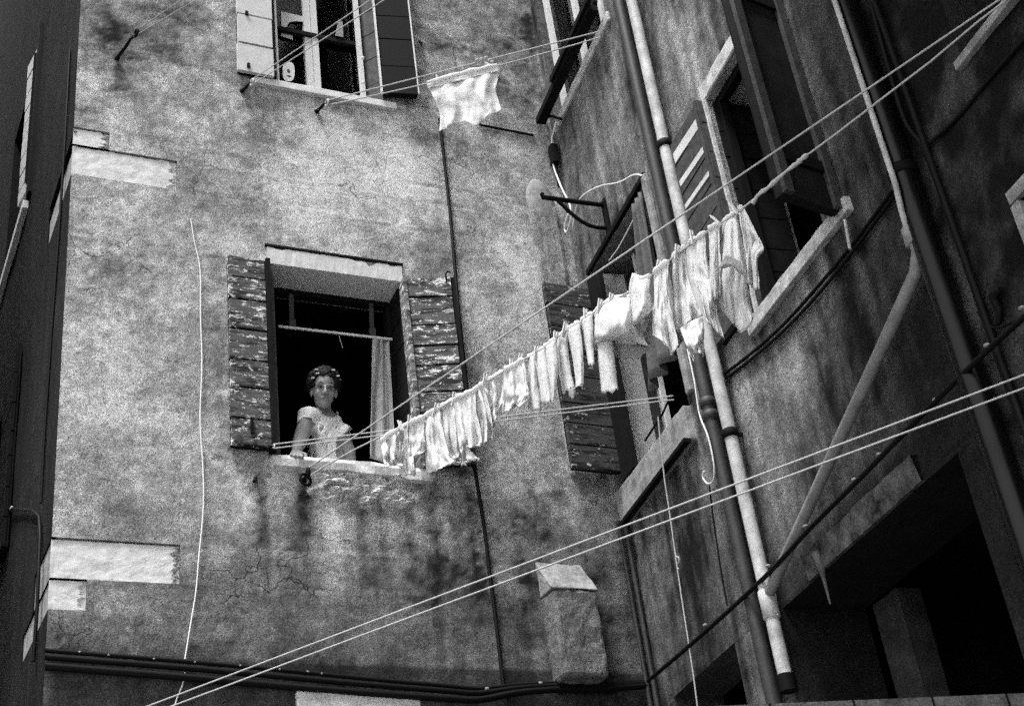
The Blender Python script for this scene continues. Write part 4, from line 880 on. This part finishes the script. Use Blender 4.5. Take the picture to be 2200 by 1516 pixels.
# --- pegs
def peg(x, y, label, W=LN, tilt=.2, off=.012, L_=.07, mat=M_PEG):
    p = W.px(x, y, off); mb = MB(); ax = nrm(np.array((0, 0, 1.0)) + W.a * tilt)
    for s in (-1, 1):
        q = p + W.n * .005 * s
        mb.obox(q - ax * L_ * .55, q + ax * L_ * .45 + W.n * .004 * s, .007, .009, tuple(W.n))
    mb.torus(p, W.a, .006, .002, 10, 5)
    tag(mb.obj('clothes_peg', mat), label, 'clothes peg', 'clothes pegs')
for (x, y, t, lab) in (
    (861, 913, -.3, 'wooden clothes peg on the crumpled vest nearest the woman'), (880, 904, .3, 'wooden clothes peg where the two short undershirts meet'),
    (936, 878, .7, 'long slanting clothes peg on the long white slip'), (976, 855, .4, 'wooden clothes peg between the petticoat and the wide skirt'),
    (1042, 815, .5, 'upright clothes peg above the crumpled white blouse'), (1099, 783, .2, 'first of two close pegs above the creased shorts'),
    (1117, 772, .6, 'second of two close pegs above the creased shorts'), (1152, 757, .4, 'wooden clothes peg holding the leftmost white stockings'),
    (1193, 725, .4, 'wooden clothes peg on the narrow dark-toed sock'), (1213, 707, .6, 'wooden clothes peg over the wide straight sock'),
    (1258, 676, .2, 'pointed clothes peg over the slim short sock'), (1288, 656, .5, 'wooden clothes peg at the left shoulder of the billowing shirt'),
    (1312, 644, .5, 'wooden clothes peg at the collar of the billowing shirt'), (1414, 573, .6, 'wooden clothes peg on the pointed white shorts'),
    (1454, 540, .4, 'large clothes peg at the left corner of the striped towel'), (1487, 508, .1, 'wooden clothes peg where towel and pillowcase overlap'),
    (1537, 472, -.5, 'leaning clothes peg on the narrow straight undershirt'), (1577, 448, -.3, 'pale clothes peg on the large turned up shirt')):
    peg(x, y, lab, LN, t)
peg(939, 170, 'pale clothes peg at the left corner of the underpants', CN, 0, .02)
mb = MB()
for (x, y) in ((1025, 130), (1035, 128), (1045, 125), (1052, 130), (1058, 134)): mb.ell(CN.px(x, y, .01), (.016, .016, .01), None, 8, 6)
mb.tube([CN.px(1042, 136, .02), CN.px(1055, 142, .02), CN.px(1064, 147, .02)], .01, 6)
tag(mb.obj('rope_knot', M_ROPE), 'knotted rope with a peg at the right corner of the underpants', 'knot')
# string hanging with a bow
mb = MB(); pts = [R.px(x, y, .1) for (x, y) in ((1414, 895), (1420, 960), (1428, 1030), (1440, 1110), (1452, 1195), (1464, 1280), (1478, 1370), (1490, 1450), (1499, 1520))]; mb.tube(pts, .0045, 6)
t = thing('string', 'thin pale string hanging straight down from the corner window sill', 'string', pts[-1]); mb.obj('line', M_ROPE, t)
mb = MB(); mb.tube([R.px(x, y, .1) for (x, y) in ((1452, 1195), (1458, 1196), (1460, 1205), (1454, 1213), (1458, 1222))], .004, 6); mb.obj('bow', M_ROPE, t)
mb = MB(); mb.tube([R.px(1386, 946, .04), R.px(1424, 888, .05), R.px(1442, 846, .03)], .007, 6)
tag(mb.obj('iron_stay', M_IRON), 'thin dark iron stay bracing the corner window shutter', 'stay')
# ================================================================== THINGS IN THE WINDOWS
# curtain
mb = MB(); nu, nv = 30, 24; vs = []
for j in range(nv + 1):
    v = j / nv
    for i in range(nu + 1):
        u = i / nu
        x = (800 + 36 * u) + (795 - 800 + (852 - 795 - 36) * u) * v * 1.0 if True else 0
        y = 722 + 6 * u + (984 - 722 + 12 * u) * v
        vs.append(F.px(x, y, -.21 + .012 * math.sin(u * 13 + v * 1.5 + 2 * fbm((u * 2, v, 4), 2)) + .02 * fbm((u * 3, v * 1.2, 1), 3)))
mb.add(vs, [(j * (nu + 1) + i, j * (nu + 1) + i + 1, (j + 1) * (nu + 1) + i + 1, (j + 1) * (nu + 1) + i) for j in range(nv) for i in range(nu)], True)
o = mb.obj('curtain', M_CURT); o.modifiers.new('thickness', 'SOLIDIFY').thickness = .003
tag(o, 'white curtain hanging at the right side of the woman\'s window', 'curtain')
mb = MB(); mb.tube([F.px(728, 718, -.2), F.px(731, 730, -.2), F.px(736, 747, -.2)], .0025, 5); tag(mb.obj('thread', M_ROPE), 'short thread dangling from the curtain rod', 'thread')
# sheets of paper and oval plate in the upper window
def flat(pts, off, t, mat, name, label, cat):
    mb = MB(); a = [F.px(x, y, off) for (x, y) in pts]; b = [F.px(x, y, off - t) for (x, y) in pts]; n = len(pts)
    mb.add(a + b, [tuple(range(n)), tuple(range(2 * n - 1, n - 1, -1))] + [(i, i + n, (i + 1) % n + n, (i + 1) % n) for i in range(n)])
    return tag(mb.obj(name, mat), label, cat)
flat([(604, 25), (653, 36), (653, 47), (635, 46), (622, 48), (615, 58), (620, 70), (628, 74), (630, 86), (604, 78)], -.13, .003, M_PALEPAINT, 'paper_sheet', 'torn white sheet with a round bite taken out, in the left upper pane', 'paper')
flat([(727, 43), (736, 47), (738, 80), (720, 77)], -.09, .012, M_CLOTHG, 'small_towel', 'small white towel hanging inside the upper window', 'towel')
t = thing('oval_plaque', 'oval white plaque propped on the upper window sill at left', 'plaque', F.px(620, 176, .02))
pts = [(620 + 13 * math.copysign(abs(math.cos(a)) ** .75, math.cos(a)), 154 + 21 * math.copysign(abs(math.sin(a)) ** .75, math.sin(a))) for a in np.linspace(0, 2 * math.pi, 24, endpoint=False)]
mb = MB(); a_ = [F.px(x, y, .0) for x, y in pts]; b_ = [F.px(x, y, -.02) for x, y in pts]; n = 24
mb.add(a_ + b_, [tuple(range(n)), tuple(range(2 * n - 1, n - 1, -1))] + [(i, i + n, (i + 1) % n + n, (i + 1) % n) for i in range(n)]); mb.obj('plate', M_WHITEPAINT, t)
mb = MB(); mb.ell(F.px(620, 153, .0), (.012, .004, .018)); mb.ell(F.px(621, 164, .0), (.018, .004, .008)); mb.obj('ornament', M_MIDWOOD, t)
# stone block end on the sill under her hand
mb = MB(); mb.fbox(F, 2.0, 2.20, 5.425, 5.475, -.05, .075)
# ================================================================== THE WOMAN
def remesh(mb, name, mat, parent, voxel, origin, smooth_it=2, cut=None, disp=None):
    o = mb.obj(name, mat, None, origin)
    m = o.modifiers.new('r', 'REMESH'); m.mode = 'VOXEL'; m.voxel_size = voxel; m.use_smooth_shade = True
    s = o.modifiers.new('s', 'SMOOTH'); s.factor = .5; s.iterations = smooth_it
    dg = bpy.context.evaluated_depsgraph_get(); me = bpy.data.meshes.new_from_object(o.evaluated_get(dg))
    o.modifiers.clear(); old = o.data; o.data = me; bpy.data.meshes.remove(old)
    me.materials.clear(); me.materials.append(mat)
    if cut or disp:
        import bmesh
        bm = bmesh.new(); bm.from_mesh(me)
        if cut:
            kill = [v for v in bm.verts if cut(np.array(v.co) + origin)]; bmesh.ops.delete(bm, geom=kill, context='VERTS')
        if disp:
            for v in bm.verts: v.co += v.normal * disp(np.array(v.co) + origin)
        for f in bm.faces: f.smooth = True
        bm.to_mesh(me); bm.free()
    put(o, parent, origin)
    return o
def limb(mb, pts, rs, seg=12):
    pts = [np.array(p, float) for p in pts]
    mb.tube(pts, rs, seg)
    for p, r in zip(pts, rs): mb.ell(p, (r, r, r), None, 12, 8)
HC = ony(696, 839, 7.06)                                # head centre
fwd = nrm((-.20, -.93, -.33)); rgt = nrm(np.cross((0, 0, 1), -fwd)); rgt = -rgt if rgt[0] < 0 else rgt; upv = np.cross(rgt, fwd); upv = upv if upv[2] > 0 else -upv
tl_ = math.radians(-4); rgt, upv = rgt * math.cos(tl_) + upv * math.sin(tl_), upv * math.cos(tl_) - rgt * math.sin(tl_)
HR = np.array([rgt, -fwd, upv]).T                       # head local (x right in picture, y back, z up)
def h(x, y, z): return HC + HR.dot(np.array((x, y, z)))
PO = np.array((2.36, 7.25, 5.46))
PER = thing('person', 'curly haired woman in a white short sleeved top leaning out over the window sill', 'person', PO)
sL = ony(662, 897, 7.13); sR = ony(722, 915, 7.17)      # shoulders: left and right in the picture
eL = ony(646, 942, 7.10); wL = ony(636, 970, 6.99); kL = ony(637, 978, 6.905)
eR = ony(750, 968, 7.12); wR = eR + np.array((.06, .15, -.12)); kR = wR + np.array((.02, .06, -.05))
ck = ony(696, 893, 7.17); bl = ony(722, 1040, 7.30); ch = ony(700, 942, 7.18)
B = MB()
B.ell(h(0, .01, .025), (.073, .092, .098), HR, 22, 16)                # skull
B.ell(h(0, -.02, -.04), (.058, .068, .075), HR, 20, 14)              # face
B.ell(h(0, -.055, -.088), (.030, .03, .026), HR)                     # chin
for s in (-1, 1):
    B.ell(h(s * .034, -.052, -.028), (.024, .02, .024), HR)          # cheeks
    B.ell(h(s * .03, -.076, .022), (.024, .012, .009), HR)           # brow ridge
    B.ell(h(s * .074, .012, -.01), (.010, .018, .030), HR)           # ears
    B.ell(h(s * .011, -.094, -.032), (.009, .012, .008), HR)         # nostrils
B.tube([h(0, -.083, .015), h(0, -.098, -.012), h(0, -.108, -.030)], [.007, .008, .010], 10); B.ell(h(0, -.102, -.030), (.010, .011, .010), HR)
B.ell(h(0, -.082, -.058), (.024, .012, .006), HR); B.ell(h(0, -.080, -.068), (.020, .012, .007), HR)
limb(B, [h(0, .03, -.06), ck + np.array((0, 0, .03)), ck + np.array((0, .03, -.02))], [.046, .048, .058])
limb(B, [sL, ck, sR], [.048, .052, .046]); limb(B, [ck + np.array((0, .02, -.02)), ch, (ch + bl) / 2, bl], [.085, .10, .105, .115])
for s in (-1, 1): B.ell(ch + np.array((s * .065, -.07, -.0)), (.052, .05, .055))
limb(B, [sL, (sL + eL) / 2, eL, (eL * .55 + wL * .45), wL], [.05, .049, .044, .04, .027])
limb(B, [sR, (sR + eR) / 2, eR, (eR * .55 + wR * .45), wR], [.05, .045, .038, .036, .026])
def hand(B, w, k, side, curl):
    """palm from wrist w to knuckles k; fingers run on over the edge; side points to the thumb"""
    w, k = np.array(w), np.array(k); d = nrm(k - w); sd = nrm(side - d * np.dot(side, d)); up = np.cross(sd, d); up = up if up[2] > 0 else -up
    for t in (-1.5, -.5, .5, 1.5): limb(B, [w + sd * t * .010, k + sd * t * .019], [.014, .011], 8)
    for t, ln in ((-1.5, .78), (-.5, .95), (.5, 1.0), (1.5, .92)):
        b = k + sd * t * .0205
        p1 = b + (d * .034 + up * .004) * ln; p2 = p1 + (d * .016 * (1 - curl) - up * .024 * curl - up * .004) * ln; p3 = p2 + (-d * .004 * curl + d * .016 * (1 - curl) - up * .02) * ln
        limb(B, [b, p1, p2, p3], [.0095, .0088, .0082, .0068], 8)
    tb = w + d * .025 + sd * .022
    limb(B, [tb, tb + d * .026 + sd * .03, tb + d * .052 + sd * .036 - up * .01, tb + d * .072 + sd * .034 - up * .022], [.014, .0115, .010, .008], 8)
hand(B, wL, kL, np.array((1.0, 0, 0)), 1.0)
hand(B, wR, kR, np.array((-1.0, 0, 0)), .5)
body = remesh(B, 'body', M_SKIN, PER, .0042, PO, 2)
# top: follows torso and shoulders, cut at neckline, cap sleeves and hem
S = MB()
limb(S, [sL, ck, sR], [.058, .060, .056]); limb(S, [ck + np.array((0, .02, -.02)), ch, (ch + bl) / 2, bl], [.095, .113, .12, .13])
for s in (-1, 1): S.ell(ch + np.array((s * .065, -.07, -.0)), (.064, .062, .068))
for a, b in ((sL, eL), (sR, eR)): limb(S, [a, a + (b - a) * (.38 if a is sL else .3)], [.062, .066])
nk = ck + np.array((.01, -.06, .015))
def cut(p):
    r = p - nk
    if (r[0] / .062) ** 2 + ((r[2] - .02) / .085) ** 2 < 1 and p[1] < ck[1] + .06: return True      # scooped neck
    if math.hypot(p[0] - ck[0], p[1] - ck[1]) < .058 and p[2] > ck[2] + .01: return True
    ax_ = bl - ck; tt = min(1, max(0, np.dot(p - ck, ax_) / ax_.dot(ax_))); dT = np.linalg.norm(p - ck - ax_ * tt)
    for a, b in ((sL, eL), (sR, eR)):
        d = nrm(b - a); al = np.dot(p - a, d); dA = np.linalg.norm(p - a - d * al)
        if al > .058 + .012 * math.sin(p[1] * 40) and dA < .085 and dT > .128 and (p[0] - ch[0]) * (a[0] - ch[0]) > 0: return True
    return p[2] < 5.36
def folds(p):
    a = p[0] * 16 + (p[2] - 5.6) * 26 * (1 if p[0] < 2.38 else -1)
    return .012 * math.sin(a * .9 + 3 * fbm((p[0] * 6, p[1] * 6, p[2] * 6), 2)) + .005 * fbm((p[0] * 22, p[1] * 22, p[2] * 9), 3)
top = remesh(S, 'shirt', M_SHIRT, PER, .006, PO, 2, cut, folds)
sd = top.modifiers.new('thickness', 'SOLIDIFY'); sd.thickness = .004; sd.offset = -1
# hair: short curls
Hh = MB(); random.seed(12)
Hh.ell(h(0, .032, .05), (.088, .088, .09), HR)
for k in range(480):
    a = random.uniform(0, 2 * math.pi); e = random.uniform(-.35, 1.0); y = math.sin(a); x = math.cos(a)
    c = math.sqrt(max(0, 1 - e * e)); px_, py_, pz_ = x * c * .098, y * c * .098 + .028, e * .098 + .05
    if py_ < -.045 and pz_ < .078: continue
    if pz_ < -.05 and py_ < .02: continue
    Hh.ell(h(px_, py_, pz_), tuple(random.uniform(.007, .014) for _ in range(3)), None, 8, 6)
hair = remesh(Hh, 'hair', M_HAIR, PER, .0036, PO, 0, None, lambda p: .006 * fbm((p[0] * 110, p[1] * 110, p[2] * 110), 3))
for s in (-1, 1):
    mb = MB(); mb.ell(h(s * .029, -.079, .006), (.013, .008, .0065), HR); mb.obj('eye', M_EYE, PER)
    mb = MB(); mb.tube([h(s * .013, -.091, .026), h(s * .03, -.090, .032), h(s * .047, -.078, .027)], [.003, .0042, .0025], 6); mb.obj('eyebrow', M_HAIR, PER)
mb = MB(); mb.tube([h(-.024, -.084, -.061), h(-.01, -.0925, -.060), h(0, -.0945, -.0615), h(.01, -.0925, -.060), h(.024, -.084, -.061)], [.002, .004, .0045, .004, .002], 6); mb.obj('lips', M_LIP, PER)
mb = MB(); random.seed(5)
for (x, z, y) in ((-.055, .115, -.03), (-.05, .085, -.06), (-.075, .06, -.04), (.045, .118, -.035), (.075, .085, -.03), (.085, .065, -.01), (-.085, .03, -.02), (-.01, .135, -.03), (.02, .125, -.05))[:6]:
    mb = MB(); mb.tube([h(x - .01, y - .015, z), h(x + .010, y - .015, z + .003)], .0045, 6); mb.obj('hair_clip', M_OLDSTONE, PER)
# ================================================================== LEDGE, GROUND, OTHER SIDE OF THE YARD
z0 = ony(1500, 1517, 3.5); z1 = ony(2240, 1486, 3.5)
CP = thing('canopy', 'pale tiled canopy edge jutting from the wall across the bottom right corner', 'canopy', (2.9, 3.7, 2.6))
mb = MB(); a, b = z0, z1; up = (0, 0, 1)
aa = a + (b - a) * -.6; bb = a + (b - a) * 1.25
mb.hexa([aa + (0, -.0, -.30), bb + (0, 0, -.30), bb + (0, .5, -.28), aa + (0, .5, -.28), aa, bb, bb + (0, .5, .0), aa + (0, .5, 0)]); mb.obj('slab', M_DIRTY, CP)
mb = MB()
for k in range(8):
    p = aa + (bb - aa) * (k + .4) / 8; mb.obox(p + (0, -.001, -.0), p + (.005, -.001, -.30), .006, .004, (0, 1, 0))
mb.obj('tile_joint', M_IRON, CP)
mb = MB(); mb.add([(-40, -40, 0), (40, -40, 0), (40, 40, 0), (-40, 40, 0)], [(0, 1, 2, 3)]); g = mb.obj('ground', M_GROUND); g['kind'] = 'structure'
def block(x0, x1, y0, y1, z1, name, label):
    W = Wall((x0, y0, 0), (1, 0, 0), (0, -1, 0)); mb = MB(); mb.hexa([(x0, y0, 0), (x1, y0, 0), (x1, y1, 0), (x0, y1, 0), (x0, y0, z1), (x1, y0, z1), (x1, y1, z1), (x0, y1, z1)])
    t = thing(name, label, 'building', ((x0 + x1) / 2, (y0 + y1) / 2, 0)); mb.obj('wall', M_DIRTY, t)
    mb = MB(); mb.hexa([(x0 - .2, y0 - .2, z1 + .002), (x1 + .2, y0 - .2, z1 + .002), (x1 + .2, y1 + .2, z1 + .002), (x0 - .2, y1 + .2, z1 + .002),
                        (x0 + 1, y0 + 1, z1 + 1.5), (x1 - 1, y0 + 1, z1 + 1.5), (x1 - 1, y1 - 1, z1 + 1.5), (x0 + 1, y1 - 1, z1 + 1.5)]); mb.obj('roof', M_DIRTY, t)
block(-7, -1.3, 7.3, 20, 13, 'unseen_alley_building', 'dark tall house across the alley, out of view, shading the left wall')  # unseen block, placed and sized to shade the alley face
mb = MB(); mb.fbox(R, 3.5, 9.0, 7.6, 7.75, -.1, 1.5)
for k in range(9): mb.fbox(R, 3.6 + k * .65, 3.72 + k * .65, 7.25, 7.598, -.05, .9)
mb.obj('shade_overhang', M_DIRTY, QB_)  # unseen overhang added above the view to darken the right wall
# ================================================================== LIGHT, SKY, CAMERA
SUN_EL, SUN_AZ = 68.0, 236.0        # azimuth of the sun, degrees clockwise from +Y
W_ = bpy.data.worlds.new('World'); SC.world = W_; W_.use_nodes = True; nt = W_.node_tree
sky = nt.nodes.new('ShaderNodeTexSky'); sky.sky_type = 'NISHITA'; sky.sun_disc = False
sky.sun_elevation = math.radians(SUN_EL); sky.sun_rotation = math.radians(SUN_AZ)
bw = nt.nodes.new('ShaderNodeRGBToBW'); bg = nt.nodes['Background']; bg.inputs['Strength'].default_value = .10
nt.links.new(sky.outputs[0], bw.inputs[0]); nt.links.new(bw.outputs[0], bg.inputs['Color'])
sl = bpy.data.lights.new('sun', 'SUN'); sl.energy = 1.5; sl.angle = math.radians(16); so = bpy.data.objects.new('sun', sl); COL.objects.link(so)
e, a = math.radians(SUN_EL), math.radians(SUN_AZ)
sv = Vector((math.cos(e) * math.sin(a), math.cos(e) * math.cos(a), math.sin(e)))
so.rotation_euler = sv.to_track_quat('Z', 'Y').to_euler(); so.location = (0, 0, 15)
cam = bpy.data.cameras.new('camera'); co = bpy.data.objects.new('camera', cam); COL.objects.link(co)
cam.sensor_width = 36; cam.lens = FP / 2200 * 36; cam.clip_end = 500; cam.clip_start = .05
mw = Matrix.Identity(4)
cols = (M3.dot((1, 0, 0)), M3.dot((0, -1, 0)), M3.dot((0, 0, -1)))
for c_, v in enumerate(cols):
    for r_ in range(3): mw[r_][c_] = v[r_]
for r_ in range(3): mw[r_][3] = CAM[r_]
co.matrix_world = mw; SC.camera = co
vs_ = SC.view_settings; vs_.view_transform = 'Standard'; vs_.look = 'None'; vs_.gamma = 1; vs_.exposure = 1.95
SC.cycles.max_bounces = 6; SC.cycles.diffuse_bounces = 2; SC.cycles.use_denoising = False; SC.cycles.use_adaptive_sampling = True; SC.cycles.adaptive_threshold = .055; SC.cycles.adaptive_min_samples = 24
